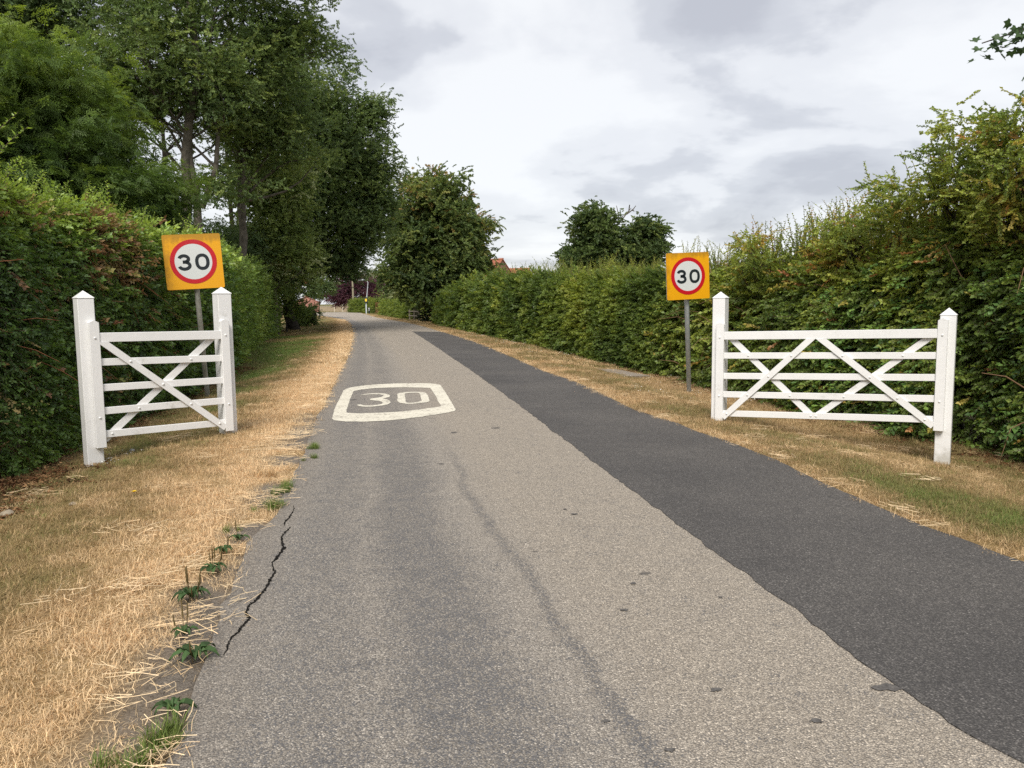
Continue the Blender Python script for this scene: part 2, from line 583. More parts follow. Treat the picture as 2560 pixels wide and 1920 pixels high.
    M['bramble_leaf'] = leaf_mat('bramble_leaf', [(0.0, (0.030, 0.060, 0.020)), (0.6, (0.070, 0.125, 0.034)), (0.9, (0.13, 0.19, 0.045)), (1.0, (0.17, 0.085, 0.04))], 0.36, 0.45, 0.35, LEAF_GAIN)
    M['ash_leaf'] = leaf_mat('ash_leaf', [(0.0, (0.028, 0.050, 0.014)), (0.5, (0.058, 0.090, 0.021)), (1.0, (0.125, 0.165, 0.032))], 0.36, 0.5, 0.3, LEAF_GAIN)
    M['poplar_leaf'] = leaf_mat('poplar_leaf', [(0.0, (0.030, 0.050, 0.020)), (0.5, (0.065, 0.095, 0.030)), (0.9, (0.115, 0.145, 0.042)), (1.0, (0.20, 0.22, 0.12))], 0.36, 0.45, 0.35, LEAF_GAIN)
    M['syc_leaf'] = leaf_mat('sycamore_leaf', [(0.0, (0.026, 0.046, 0.017)), (0.5, (0.065, 0.092, 0.028)), (0.85, (0.125, 0.145, 0.042)), (1.0, (0.17, 0.125, 0.045))], 0.36, 0.45, 0.35, LEAF_GAIN)
    M['ivy_leaf'] = leaf_mat('ivy_leaf', [(0.0, (0.014, 0.030, 0.012)), (1.0, (0.040, 0.065, 0.022))], 0.1, 0.4, 0.35)
    M['plum_leaf'] = leaf_mat('plum_leaf', [(0.0, (0.030, 0.014, 0.020)), (1.0, (0.070, 0.028, 0.034))], 0.36, 0.5, 0.3, LEAF_GAIN)
    M['pale_leaf'] = leaf_mat('pale_leaf', [(0.0, (0.08, 0.10, 0.05)), (1.0, (0.20, 0.21, 0.11))], 0.36, 0.5, 0.3, LEAF_GAIN)
    M['litter'] = leaf_mat('dead_leaf', [(0.0, (0.045, 0.022, 0.012)), (0.6, (0.15, 0.068, 0.030)), (1.0, (0.33, 0.20, 0.10))], 0.05, 0.8, 0.1)
    M['weed_leaf'] = leaf_mat('weed_leaf', [(0.0, (0.055, 0.100, 0.035)), (1.0, (0.11, 0.165, 0.055))], 0.2, 0.6, 0.2)
    M['twig'] = plain('twig_bark', (0.085, 0.060, 0.042), 0.85, 0.15, 0.4, 8)
    M['bark'] = plain('grey_bark', (0.115, 0.100, 0.080), 0.9, 0.15, 0.45, 5, 0.8, 22)
    M['bark_dark'] = plain('dark_bark', (0.050, 0.042, 0.034), 0.9, 0.15, 0.4, 5, 0.6, 22)
    M['core'] = plain('twig_shade', (0.022, 0.022, 0.013), 0.95, 0.05, 0.5, 9, 0.9, 14)  # hedge core: shade among the inner twigs put into the colour
    M['seed'] = plain('seed_head', (0.12, 0.09, 0.04), 0.9, 0.1, 0.3, 20)
    M['sawn'] = plain('sawn_wood', (0.55, 0.29, 0.12), 0.8, 0.2, 0.25, 14)
    M['timber'] = plain('brown_timber', (0.17, 0.085, 0.035), 0.8, 0.2, 0.3, 8)
    M['grey_timber'] = plain('grey_timber', (0.30, 0.26, 0.20), 0.85, 0.15, 0.3, 8)
    M['pole_wood'] = plain('pole_wood', (0.27, 0.245, 0.17), 0.85, 0.15, 0.2, 3)
    M['concrete'] = plain('concrete', (0.27, 0.235, 0.20), 0.9, 0.15, 0.3, 12, 0.5, 40)
    M['stone_pale'] = plain('pale_stone', (0.33, 0.28, 0.21), 0.9, 0.15, 0.25, 20)
    M['wall_stone'] = plain('wall_render', (0.40, 0.32, 0.22), 0.9, 0.15, 0.25, 1.5)
    M['cream'] = plain('cream_coping', (0.55, 0.50, 0.40), 0.9, 0.15, 0.15, 3)
    M['plain_white'] = plain('notice_white', (0.75, 0.76, 0.78), 0.5, 0.3, 0.05)
    M['dandelion'] = plain('dandelion_yellow', (0.85, 0.62, 0.0), 0.7, 0.2, 0.15, 60)
    M['petal'] = leaf_mat('petal_white', [(0.0, (0.75, 0.74, 0.66)), (1.0, (0.80, 0.78, 0.70))], 0.1, 0.7, 0.2)
    M['flake'] = leaf_mat('paint_flake', [(0.0, (0.7, 0.7, 0.69)), (1.0, (0.8, 0.8, 0.79))], 0.0, 0.6, 0.2)
    M['glass'] = plain('lantern_glass', (0.45, 0.47, 0.5), 0.2, 0.5, 0.1)

    def brick(name, c1, c2, mort, sx):
        m, nt, N, L, p = new_mat(name)
        geo = N('ShaderNodeTexCoord').outputs['Object']
        mp = N('ShaderNodeMapping'); mp.inputs['Rotation'].default_value = (math.pi / 2, 0, 0)
        L(geo, mp.inputs[0])
        b = N('ShaderNodeTexBrick'); b.inputs['Scale'].default_value = sx
        b.inputs['Color1'].default_value = lin(c1); b.inputs['Color2'].default_value = lin(c2)
        b.inputs['Mortar'].default_value = lin(mort)
        b.inputs['Mortar Size'].default_value = 0.012
        L(mp.outputs[0], b.inputs['Vector'])
        n = tex_noise(nt, geo, 2.5, 5, 0.65)
        k = ramp_node(nt, [(0.3, (0.6, 0.58, 0.56)), (0.7, (1.25, 1.2, 1.2))]); L(n.outputs[0], k.inputs[0])
        L(mixc(nt, 1.0, b.outputs[0], k.outputs[0], 'MULTIPLY'), p.inputs['Base Color'])
        p.inputs['Roughness'].default_value = 0.9
        return m
    M['brick'] = brick('house_brick', (0.25, 0.115, 0.075), (0.17, 0.085, 0.06), (0.27, 0.22, 0.18), 3.2)
    M['brick_pink'] = brick('cottage_brick', (0.42, 0.19, 0.14), (0.34, 0.16, 0.12), (0.36, 0.28, 0.24), 3.2)
    M['tile'] = plain('clay_roof_tile', (0.38, 0.15, 0.095), 0.85, 0.15, 0.3, 2.5, 0.5, 9)


build_materials()


# ------------------------------------------------------------------ mesh builder and tagging
def tag(o, label=None, cat=None, group=None, kind=None):
    if label: o['label'] = label
    if cat: o['category'] = cat
    if group: o['group'] = group
    if kind: o['kind'] = kind
    return o


def empty(name, loc=(0, 0, 0), label=None, cat=None, group=None, rz=0.0):
    o = bpy.data.objects.new(name, None)
    o.empty_display_size = 0.2
    o.location = loc
    o.rotation_euler = (0, 0, rz)
    COL.objects.link(o)
    return tag(o, label, cat, group)


class MB:
    def __init__(self):
        self.v, self.f, self.mi, self.sm = [], [], [], []

    def add(self, vs, fs, mi=0, smooth_=False):
        b = len(self.v)
        self.v += [tuple(v) for v in vs]
        for f in fs:
            self.f.append(tuple(i + b for i in f))
            self.mi.append(mi)
            self.sm.append(smooth_)
        return self

    def frame_box(self, c, ax, ay, az, hx, hy, hz, mi=0, bev=0.0):
        c, ax, ay, az = Vector(c), Vector(ax), Vector(ay), Vector(az)
        if bev <= 0:
            vs = [c + ax * hx * i + ay * hy * j + az * hz * k for i in (-1, 1) for j in (-1, 1) for k in (-1, 1)]
            return self.add(vs, [(0, 1, 3, 2), (4, 6, 7, 5), (0, 4, 5, 1), (2, 3, 7, 6), (0, 2, 6, 4), (1, 5, 7, 3)], mi)
        bm = bmesh.new()
        bmesh.ops.create_cube(bm, size=1.0)
        for v in bm.verts:
            v.co = Vector((v.co.x * 2 * hx, v.co.y * 2 * hy, v.co.z * 2 * hz))
        bmesh.ops.bevel(bm, geom=bm.edges[:], offset=bev, segments=1, affect='EDGES')
        bm.verts.index_update()
        vs = [c + ax * v.co.x + ay * v.co.y + az * v.co.z for v in bm.verts]
        fs = [tuple(v.index for v in f.verts) for f in bm.faces]
        bm.free()
        return self.add(vs, fs, mi)

    def box(self, lo, hi, mi=0, bev=0.0):
        lo, hi = Vector(lo), Vector(hi)
        h = (hi - lo) / 2
        return self.frame_box((lo + hi) / 2, (1, 0, 0), (0, 1, 0), (0, 0, 1), h.x, h.y, h.z, mi, bev)

    def tube(self, pts, radii, n=8, mi=0, cap=True, smooth_=True):
        pts = [Vector(p) for p in pts]
        rings = []
        up0 = None
        for i, p in enumerate(pts):
            t = (pts[min(i + 1, len(pts) - 1)] - pts[max(i - 1, 0)])
            t = t.normalized() if t.length > 1e-9 else Vector((0, 0, 1))
            if up0 is None:
                up0 = Vector((1, 0, 0)) if abs(t.x) < 0.8 else Vector((0, 1, 0))
            a = (up0 - t * up0.dot(t)).normalized()
            up0 = a
            b = t.cross(a)
            r = radii[i] if hasattr(radii, '__len__') else radii
            rings.append([p + (a * math.cos(2 * math.pi * k / n) + b * math.sin(2 * math.pi * k / n)) * r for k in range(n)])
        vs = [v for r in rings for v in r]
        fs = []
        for i in range(len(rings) - 1):
            for k in range(n):
                k2 = (k + 1) % n
                fs.append((i * n + k, i * n + k2, (i + 1) * n + k2, (i + 1) * n + k))
        self.add(vs, fs, mi, smooth_)
        if cap:
            self.add(rings[0], [tuple(range(n))[::-1]], mi)
            self.add(rings[-1], [tuple(range(n))], mi)
        return self

    def build(self, name, mats, parent=None, loc=None):
        me = bpy.data.meshes.new(name)
        me.from_pydata([tuple(v) for v in self.v], [], self.f)
        if not isinstance(mats, (list, tuple)):
            mats = [mats]
        for m in mats:
            me.materials.append(m)
        me.polygons.foreach_set('material_index', self.mi)
        me.polygons.foreach_set('use_smooth', self.sm)
        me.update()
        return link(name, me, parent, loc)


def link(name, me, parent=None, loc=None):
    o = bpy.data.objects.new(name, me)
    COL.objects.link(o)
    if parent is not None:
        o.parent = parent
    if loc is not None:
        o.location = loc
    return o


# ------------------------------------------------------------------ scatter: one object holding very many small real pieces
_groups = {}


def scatter_group(sources):
    key = tuple(s.name for s in sources)
    if key in _groups:
        return _groups[key]
    ng = bpy.data.node_groups.new('scatter', 'GeometryNodeTree')
    ng.interface.new_socket('Geometry', in_out='INPUT', socket_type='NodeSocketGeometry')
    ng.interface.new_socket('Geometry', in_out='OUTPUT', socket_type='NodeSocketGeometry')
    N, L = ng.nodes.new, ng.links.new
    gi, go = N('NodeGroupInput'), N('NodeGroupOutput')
    join = N('GeometryNodeJoinGeometry')
    for s in sources:
        oi = N('GeometryNodeObjectInfo')
        oi.inputs['Object'].default_value = s
        g2 = N('GeometryNodeGeometryToInstance')
        L(oi.outputs['Geometry'], g2.inputs[0])
        L(g2.outputs[0], join.inputs[0])

    def named(nm, t):
        a = N('GeometryNodeInputNamedAttribute')
        a.data_type = t
        a.inputs['Name'].default_value = nm
        return a.outputs[0]
    ip = N('GeometryNodeInstanceOnPoints')
    L(gi.outputs[0], ip.inputs['Points'])
    L(join.outputs[0], ip.inputs['Instance'])
    ip.inputs['Pick Instance'].default_value = True
    L(named('idx', 'INT'), ip.inputs['Instance Index'])
    e2r = N('FunctionNodeEulerToRotation')
    L(named('rot', 'FLOAT_VECTOR'), e2r.inputs[0])
    L(e2r.outputs[0], ip.inputs['Rotation'])
    L(named('scl', 'FLOAT'), ip.inputs['Scale'])
    L(ip.outputs[0], go.inputs[0])
    _groups[key] = ng
    return ng


def scatter(name, sources, pts, rot, scl, tint, parent=None, kind='stuff', idx=None, origin=None):
    pts = np.asarray(pts, dtype=np.float32)
    n = len(pts)
    if origin is not None:
        pts = pts - np.asarray(origin, dtype=np.float32)
    me = bpy.data.meshes.new(name)
    me.vertices.add(n)
    me.vertices.foreach_set('co', pts.ravel())
    if idx is None:
        idx = RNG.integers(0, len(sources), n)
    for nm, t, dat, key in (('rot', 'FLOAT_VECTOR', np.asarray(rot, dtype=np.float32).ravel(), 'vector'),
                            ('scl', 'FLOAT', np.asarray(scl, dtype=np.float32), 'value'),
                            ('tint', 'FLOAT', np.clip(np.asarray(tint, dtype=np.float32), 0, 1), 'value'),
                            ('idx', 'INT', np.asarray(idx, dtype=np.int32), 'value')):
        a = me.attributes.new(nm, t, 'POINT')
        a.data.foreach_set(key, np.ascontiguousarray(dat))
    o = link(name, me, parent)
    if kind:
        o['kind'] = kind
    md = o.modifiers.new('scatter', 'NODES')
    md.node_group = scatter_group(sources)
    return o


# sprig sources live only in bpy.data: they are the building bricks of the foliage parts
def source(name, vs, fs, lv, mats, mi=None):
    me = bpy.data.meshes.new(name)
    me.from_pydata([tuple(map(float, v)) for v in vs], [], [tuple(map(int, f)) for f in fs])
    for m in mats:
        me.materials.append(m)
    if mi is not None:
        me.polygons.foreach_set('material_index', mi)
    a = me.attributes.new('lv', 'FLOAT', 'POINT')
    a.data.foreach_set('value', np.asarray(lv, dtype=np.float32))
    me.update()
    return bpy.data.objects.new(name, me)


def leaf_quad(p, d, side, nrm, ln, wd, fold=0.25):
    """two-sided leaf of four triangles: base, two shoulders, tip, folded along the midrib"""
    b = p
    t = p + d * ln
    m = p + d * ln * 0.45 - nrm * wd * fold * 0.6
    l = p + d * ln * 0.42 + side * wd * 0.5 + nrm * wd * fold
    r = p + d * ln * 0.42 - side * wd * 0.5 + nrm * wd * fold
    return [b, l, t, r, m], [(0, 4, 1), (1, 4, 2), (2, 4, 3), (3, 4, 0)]


def unit(v):
    return v / (np.linalg.norm(v) + 1e-9)


def make_sprig(name, rng, mat, n, length, ln, wd, spread=0.9, droop=0.0, stem=0.004, flat_=0.5, curve=0.15):
    vs, fs, lv, mi = [], [], [], []
    # stem: along +X with a little rise
    prev = None
    S = 4
    path = [np.array([length * i / S, curve * length * math.sin(i / S * 2) * 0.3, curve * length * (i / S) ** 2 - droop * length * (i / S) ** 2]) for i in range(S + 1)]
    for i, p in enumerate(path):
        r = stem * (1 - 0.7 * i / S)
        b = len(vs)
        for k in range(3):
            a = 2 * math.pi * k / 3
            vs.append(p + np.array([0, math.cos(a) * r, math.sin(a) * r])); lv.append(0.5)
        if i:
            for k in range(3):
                fs.append((b - 3 + k, b - 3 + (k + 1) % 3, b + (k + 1) % 3, b + k)); mi.append(1)
    for i in range(n):
        t = (i + 0.6) / n
        k = min(int(t * S), S - 1)
        p = path[k] + (path[k + 1] - path[k]) * (t * S - k)
        sd = 1 if i % 2 else -1
        ang = rng.uniform(0.5, 1.2) * spread
        d = unit(np.array([math.cos(ang), sd * math.sin(ang), rng.normal(0.1 - droop, 0.35)]))
        nr = unit(np.array([rng.normal(0, flat_), rng.normal(0, flat_), 1.0]))
        side = unit(np.cross(nr, d))
        nr = np.cross(d, side)
        q = rng.uniform(0.7, 1.2)
        a, f = leaf_quad(p, d, side, nr, ln * q, wd * q, rng.uniform(0.05, 0.3))
        b = len(vs)
        c = rng.uniform(0, 1)
        vs += a; lv += [c] * 5
        fs += [tuple(j + b for j in g) for g in f]; mi += [0] * 4
    return source(name, vs, fs, lv, [mat, M['twig']], mi)


def make_shoot(name, rng, mat, n, length, ln, wd):
    """upright young shoot with leaves set round it"""
    vs, fs, lv, mi = [], [], [], []
    S = 5
    bx, by = rng.normal(0, 0.05, 2)
    path = [np.array([bx * length * (i / S) ** 2 * 3, by * length * (i / S) ** 2 * 3, length * i / S]) for i in range(S + 1)]
    for i, p in enumerate(path):
        r = 0.006 * (1 - 0.8 * i / S)
        b = len(vs)
        for k in range(3):
            a = 2 * math.pi * k / 3
            vs.append(p + np.array([math.cos(a) * r, math.sin(a) * r, 0])); lv.append(0.5)
        if i:
            for k in range(3):
                fs.append((b - 3 + k, b - 3 + (k + 1) % 3, b + (k + 1) % 3, b + k)); mi.append(1)
    for i in range(n):
        t = 0.05 + 0.95 * i / n
        k = min(int(t * S), S - 1)
        p = path[k] + (path[k + 1] - path[k]) * (t * S - k)
        az = i * 2.4 + rng.uniform(-.3, .3)
        el = rng.uniform(0.2, 0.9)
        d = np.array([math.cos(az) * math.cos(el), math.sin(az) * math.cos(el), math.sin(el)])
        side = unit(np.cross([0, 0, 1.0], d))
        nr = np.cross(d, side)
        q = rng.uniform(0.7, 1.1) * (1.15 - 0.6 * t)
        a, f = leaf_quad(p, d, side, nr, ln * q, wd * q, 0.25)
        b = len(vs)
        vs += a; lv += [rng.uniform(0.2, 1)] * 5
        fs += [tuple(j + b for j in g) for g in f]; mi += [0] * 4
    return source(name, vs, fs, lv, [mat, M['twig']], mi)


def make_ash(name, rng, mat, n, length, ln):
    """spray of pinnate leaves"""
    vs, fs, lv, mi = [], [], [], []
    for i in range(n):
        az = rng.uniform(-1.3, 1.3)
        start = np.array([rng.uniform(0, length * 0.5), 0, 0])
        d = unit(np.array([math.cos(az), math.sin(az), rng.normal(0.05, 0.25)]))
        c = rng.uniform(0, 1)
        L_ = ln * rng.uniform(0.8, 1.2)
        side = unit(np.cross([0, 0, 1.0], d))
        for k in range(5):
            for sd in ((-1, 1) if k < 4 else (0,)):
                p = start + d * L_ * (0.25 + 0.18 * k) + np.array([0, 0, -0.06 * L_ * k])
                dd = unit(d * 0.6 + side * sd * 0.9 + np.array([0, 0, rng.normal(-0.25, 0.2)]))
                s2 = unit(np.cross([0, 0, 1.0], dd))
                a, f = leaf_quad(p, dd, s2, np.cross(dd, s2), L_ * 0.30, L_ * 0.10, 0.2)
                b = len(vs)
                vs += a; lv += [min(1, max(0, c + rng.normal(0, 0.12)))] * 5
                fs += [tuple(j + b for j in g) for g in f]; mi += [0] * 4
    return source(name, vs, fs, lv, [mat, M['twig']], mi)


def make_tuft(name, rng, mat, n, size, hmin, hmax, wd, lean):
    vs, fs, lv = [], [], []
    for i in range(n):
        p = np.array([rng.uniform(-size, size), rng.uniform(-size, size), -0.004])
        az = rng.uniform(0, 2 * math.pi)
        h = rng.uniform(hmin, hmax)
        ln = abs(rng.normal(lean, lean * 0.4))
        o = np.array([math.cos(az), math.sin(az), 0])
        s = np.array([-math.sin(az), math.cos(az), 0]) * wd * rng.uniform(0.6, 1.3)
        e1, e2 = min(1.45, ln), min(1.75, ln * 1.8)
        m1 = p + (o * math.sin(e1) + np.array([0, 0, math.cos(e1)])) * h * 0.5
        t = m1 + (o * math.sin(e2) + np.array([0, 0, math.cos(e2)])) * h * 0.5
        t[2] = max(t[2], 0.003); m1[2] = max(m1[2], 0.004)
        b = len(vs)
        vs += [p - s, p + s, m1 + s * 0.8, m1 - s * 0.8, t]
        lv += [rng.uniform(0, 1)] * 5
        fs += [(b, b + 1, b + 2, b + 3), (b + 3, b + 2, b + 4)]
    return source(name, vs, fs, lv, [mat])


def make_straw(name, rng, mat, n, size, lmin, lmax, wd):
    vs, fs, lv = [], [], []
    main = rng.uniform(0, math.pi)
    for i in range(n):
        p = np.array([rng.uniform(-size, size), rng.uniform(-size, size), rng.uniform(0.006, 0.035)])
        az = rng.uniform(0, math.pi) if rng.random() < 0.5 else main + rng.normal(0, 0.35)
        L_ = rng.uniform(lmin, lmax)
        d = np.array([math.cos(az), math.sin(az), rng.normal(0, 0.06)])
        s = np.array([-math.sin(az), math.cos(az), 0.0]) * wd * rng.uniform(0.6, 1.2)
        bend = np.array([-math.sin(az), math.cos(az), 0]) * L_ * rng.normal(0, 0.08)
        b = len(vs)
        ps = [p - d * L_ / 2, p + bend, p + d * L_ / 2]
        c = rng.uniform(0, 1)
        for q in ps:
            vs += [q - s, q + s, q + np.array([0, 0, wd * 0.9])]
            lv += [c] * 3
        for k in range(2):
            o = b + 3 * k
            for j in range(3):
                j2 = (j + 1) % 3
                fs.append((o + j, o + j2, o + 3 + j2, o + 3 + j))
    return source(name, vs, fs, lv, [mat])


def make_flat_leaves(name, rng, mat, n, size, ln):
    vs, fs, lv = [], [], []
    for i in range(n):
        p = np.array([rng.uniform(-size, size), rng.uniform(-size, size), rng.uniform(0.004, 0.03)])
        az = rng.uniform(0, 6.28)
        d = unit(np.array([math.cos(az), math.sin(az), rng.normal(0, 0.35)]))
        s = unit(np.cross([rng.normal(0, .3), rng.normal(0, .3), 1.0], d))
        q = rng.uniform(0.5, 1.2)
        a, f = leaf_quad(p, d, s, np.cross(d, s), ln * q, ln * q * 0.6, rng.uniform(-.4, .5))
        b = len(vs)
        vs += a; lv += [rng.uniform(0, 1)] * 5
        fs += [tuple(j + b for j in g) for g in f]
    return source(name, vs, fs, lv, [mat])


_r = np.random.default_rng(11)
SRC = {}
SRC['hedge'] = [make_sprig('hedge_sprig', _r, M['hedge_leaf'], 15, 0.20, 0.044, 0.027, flat_=0.7) for _ in range(5)]
SRC['hedge_shoot'] = [make_shoot('hedge_shoot', _r, M['hedge_leaf'], 34, 0.5, 0.062, 0.032) for _ in range(4)]
SRC['privet'] = [make_sprig('privet_sprig', _r, M['privet_leaf'], 18, 0.26, 0.045, 0.022, flat_=0.7) for _ in range(4)]
SRC['privet_shoot'] = [make_shoot('privet_shoot', _r, M['privet_leaf'], 26, 0.42, 0.05, 0.022) for _ in range(3)]
SRC['haw'] = [make_sprig('hawthorn_sprig', _r, M['hawthorn_leaf'], 18, 0.24, 0.042, 0.032, flat_=0.8) for _ in range(5)]
SRC['haw_shoot'] = [make_shoot('hawthorn_shoot', _r, M['hawthorn_leaf'], 26, 0.5, 0.042, 0.028) for _ in range(4)]
SRC['haw_far'] = [make_sprig('hawthorn_clump', _r, M['hawthorn_leaf'], 26, 0.32, 0.055, 0.036, flat_=0.8) for _ in range(4)]
SRC['bramble'] = [make_sprig('bramble_sprig', _r, M['bramble_leaf'], 12, 0.34, 0.075, 0.052, flat_=0.5, droop=0.2) for _ in range(4)]
SRC['ash'] = [make_ash('ash_spray', _r, M['ash_leaf'], 7, 0.3, 0.30) for _ in range(4)]
SRC['poplar'] = [make_sprig('poplar_spray', _r, M['poplar_leaf'], 14, 0.46, 0.105, 0.09, spread=1.1, droop=0.05, stem=0.006, flat_=0.9) for _ in range(5)]
SRC['syc'] = [make_sprig('sycamore_spray', _r, M['syc_leaf'], 18, 0.62, 0.15, 0.14, spread=1.1, droop=0.12, stem=0.007, flat_=0.6) for _ in range(4)]
SRC['ivy'] = [make_sprig('ivy_spray', _r, M['ivy_leaf'], 24, 0.5, 0.11, 0.10, flat_=0.8) for _ in range(3)]
SRC['plum'] = [make_sprig('plum_spray', _r, M['plum_leaf'], 24, 0.8, 0.14, 0.09, flat_=0.8) for _ in range(3)]
SRC['pale'] = [make_sprig('pale_spray', _r, M['pale_leaf'], 22, 0.9, 0.14, 0.09, flat_=0.8) for _ in range(3)]
SRC['grass'] = [make_tuft('grass_patch', _r, M['grass'], 120, 0.11, 0.025, 0.068, 0.00115, 1.0) for _ in range(5)]
SRC['grass_far'] = [make_tuft('grass_patch_far', _r, M['grass'], 60, 0.16, 0.03, 0.07, 0.0040, 0.95) for _ in range(4)]
SRC['grass_up'] = [make_tuft('grass_tuft', _r, M['grass'], 45, 0.035, 0.06, 0.15, 0.0022, 0.45) for _ in range(3)]
SRC['straw'] = [make_straw('straw_patch', _r, M['straw'], 14, 0.11, 0.04, 0.16, 0.0017) for _ in range(5)]
SRC['litter'] = [make_flat_leaves('litter_patch', _r, M['litter'], 30, 0.14, 0.045) for _ in range(4)]
SRC['flake'] = [make_flat_leaves('flake_patch', _r, M['flake'], 3, 0.05, 0.022) for _ in range(3)]
SRC['daisy'] = [make_flat_leaves('daisy_patch', _r, M['petal'], 3, 0.10, 0.028) for _ in range(3)]


# ------------------------------------------------------------------ ground sheet
def axis(lo, hi, f0, f1, step, grow=1.10):
    a = list(np.arange(f0, f1 + 1e-6, step))
    s, x = step, a[-1]
    while x < hi:
        s *= grow
        x += s
        a.append(x)
    s, x = step, a[0]
    b = []
    while x > lo:
        s *= grow
        x -= s
        b.append(x)
    return np.array(b[::-1] + a)


# hedge front lines (on the ground) used for the ground colours too
HEDGE_L = np.array([(-5.6, -8), (-5.5, 2), (-5.45, 6.0), (-5.5, 8.4), (-5.95, 10.7), (-6.25, 13.7), (-6.9, 18), (-8.3, 23.5)])
HEDGE_L2 = np.array([(-8.3, 23.0), (-10.6, 31), (-13.4, 43), (-16.2, 53)])
HEDGE_R_NEAR = np.array([(8.3, -8), (7.2, 0), (6.6, 5), (6.05, 8.6), (5.6, 11.0), (5.15, 13.4)])
HEDGE_R_MID = np.array([(5.15, 13.2), (4.5, 16.5), (3.75, 20.0)])
HEDGE_R_FAR = np.array([(3.85, 19.5), (2.7, 24), (1.55, 28.0), (-1.2, 40), (-3.6, 52), (-5.9, 65)])
ALL_L = np.vstack([HEDGE_L, HEDGE_L2[1:]])
ALL_R = np.vstack([HEDGE_R_NEAR, HEDGE_R_MID[1:], HEDGE_R_FAR[1:]])


def verge_fields(pts):
    """how green and how littered the ground is; used by the soil and by the grass that stands on it"""
    d, dl, dr = road_sd(pts)
    right = dr < dl
    hd = np.where(right, seg_dist(pts, ALL_R), seg_dist(pts, ALL_L))
    n = fbm(pts * 0.9 + 5.0, 4)
    n2 = fbm(pts * 0.33 + 40.0, 3)
    # a strip of bare straw along the carriageway, greener in the middle of the verge
    gl = 0.10 + 0.62 * smooth(0.35, 1.3, d) * (0.35 + 1.1 * n) - 0.04 * smooth(3, 7, pts[:, 1]) + 0.55 * smooth(0.58, 0.75, n2) * smooth(0.9, 2.0, d)
    gl = gl + 0.30 * smooth(14, 19, pts[:, 1]) * (1 - smooth(30, 40, pts[:, 1])) * smooth(1.0, 2.0, d)
    gr = 0.27 + 0.66 * (n - 0.12) + 0.22 * (n2 - 0.5) + 0.16 * smooth(8, 4, pts[:, 1])
    gr = gr * (0.45 + 0.55 * smooth(0.0, 0.5, d)) + 0.02
    gl = gl * (0.92 + 0.08 * smooth(7, 12, pts[:, 1]))
    g = np.where(right, gr, gl)
    beyond = smooth(6, 12, d)
    g = g * (1 - beyond) + 0.8 * beyond
    reach = np.where(right, 1.0, 1.0 + 0.9 * smooth(9.5, 7.0, pts[:, 1]))
    litter = smooth(1.0, 0.2, hd / reach) * (0.5 + 0.7 * n)
    litter = np.where(right, litter * 0.7, litter)
    return np.clip(g, 0, 1), np.clip(litter, 0, 1), d, right, hd


def crumbs(pts):
    """patches where the left edge of the carriageway has broken into bare crumbs"""
    d, dl, dr = road_sd(pts)
    c = smooth(0.50, 0.12, d) * smooth(0.44, 0.56, fbm(pts * 1.7 + 61, 3)) * smooth(16, 9, pts[:, 1])
    return np.where(dl < dr, c, 0.0)


def build_ground():
    X = axis(-700, 700, -9.0, 8.0, 0.13, 1.13)
    Y = axis(-60, 1500, 1.8, 17.0, 0.13, 1.06)
    gx, gy = np.meshgrid(X, Y)
    P = np.stack([gx.ravel(), gy.ravel()], 1)
    z = ground_z(P)
    nx, ny = len(X), len(Y)
    me = bpy.data.meshes.new('ground')
    V = np.column_stack([P, z])
    i = np.arange(nx * ny).reshape(ny, nx)
    F = np.stack([i[:-1, :-1], i[:-1, 1:], i[1:, 1:], i[1:, :-1]], -1).reshape(-1, 4)
    me.from_pydata(V.tolist(), [], F.tolist())
    g, l, *_ = verge_fields(P)
    for nm, dat in (('green', g), ('litter', l), ('crumb', crumbs(P))):
        a = me.attributes.new(nm, 'FLOAT', 'POINT')
        a.data.foreach_set('value', dat.astype(np.float32))
    me.materials.append(M['ground'])
    me.polygons.foreach_set('use_smooth', np.ones(len(me.polygons), bool))
    o = link('ground', me)
    tag(o, kind='structure')


build_ground()


# ------------------------------------------------------------------ road, patch, marking
def build_road():
    n, k = 900, 15
    A, B = resample(EDGE_L, n), resample(EDGE_R, n)
    jit = 0.035 * (fbm(A * 5.0, 3) - 0.5) * 2 + 0.05 * (fbm(A * 1.1 + 9, 3) - 0.5) + 0.05 * (fbm(A * 20.0 + 2, 2) - 0.5)
    nrm = B - A
    w = np.linalg.norm(nrm, axis=1)
    A = A + nrm / w[:, None] * jit[:, None]
    s = np.r_[0, np.cumsum(np.linalg.norm(np.diff((A + B) / 2, axis=0), axis=1))]
    mb_v, uv = [], []
    for i in range(n):
        for j in range(k):
            t = j / (k - 1)
            p = A[i] * (1 - t) + B[i] * t
            mb_v.append((p[0], p[1], 0.012 * (1 - (2 * t - 1) ** 2)))
            uv.append((t * w[i], s[i]))
    f = []
    for i in range(n - 1):
        for j in range(k - 1):
            a = i * k + j
            f.append((a, a + 1, a + k + 1, a + k))
    # turned-down edges
    base = len(mb_v)
    for i in range(n):
        for P, t in ((A[i], 0), (B[i], 1)):
            mb_v.append((P[0], P[1], -0.09)); uv.append((t * w[i], s[i]))
    for i in range(n - 1):
        f.append((i * k, (i + 1) * k, base + 2 * (i + 1), base + 2 * i))
        f.append((i * k + k - 1, base + 2 * i + 1, base + 2 * (i + 1) + 1, (i + 1) * k + k - 1))
    me = bpy.data.meshes.new('road')
    me.from_pydata(mb_v, [], f)
    l = me.uv_layers.new(name='road')
    vi = np.zeros(len(me.loops), np.int32)
    me.loops.foreach_get('vertex_index', vi)
    l.data.foreach_set('uv', np.array(uv, dtype=np.float32)[vi].ravel())
    me.materials.append(M['asphalt'])
    o = link('road', me)
    tag(o, kind='structure')


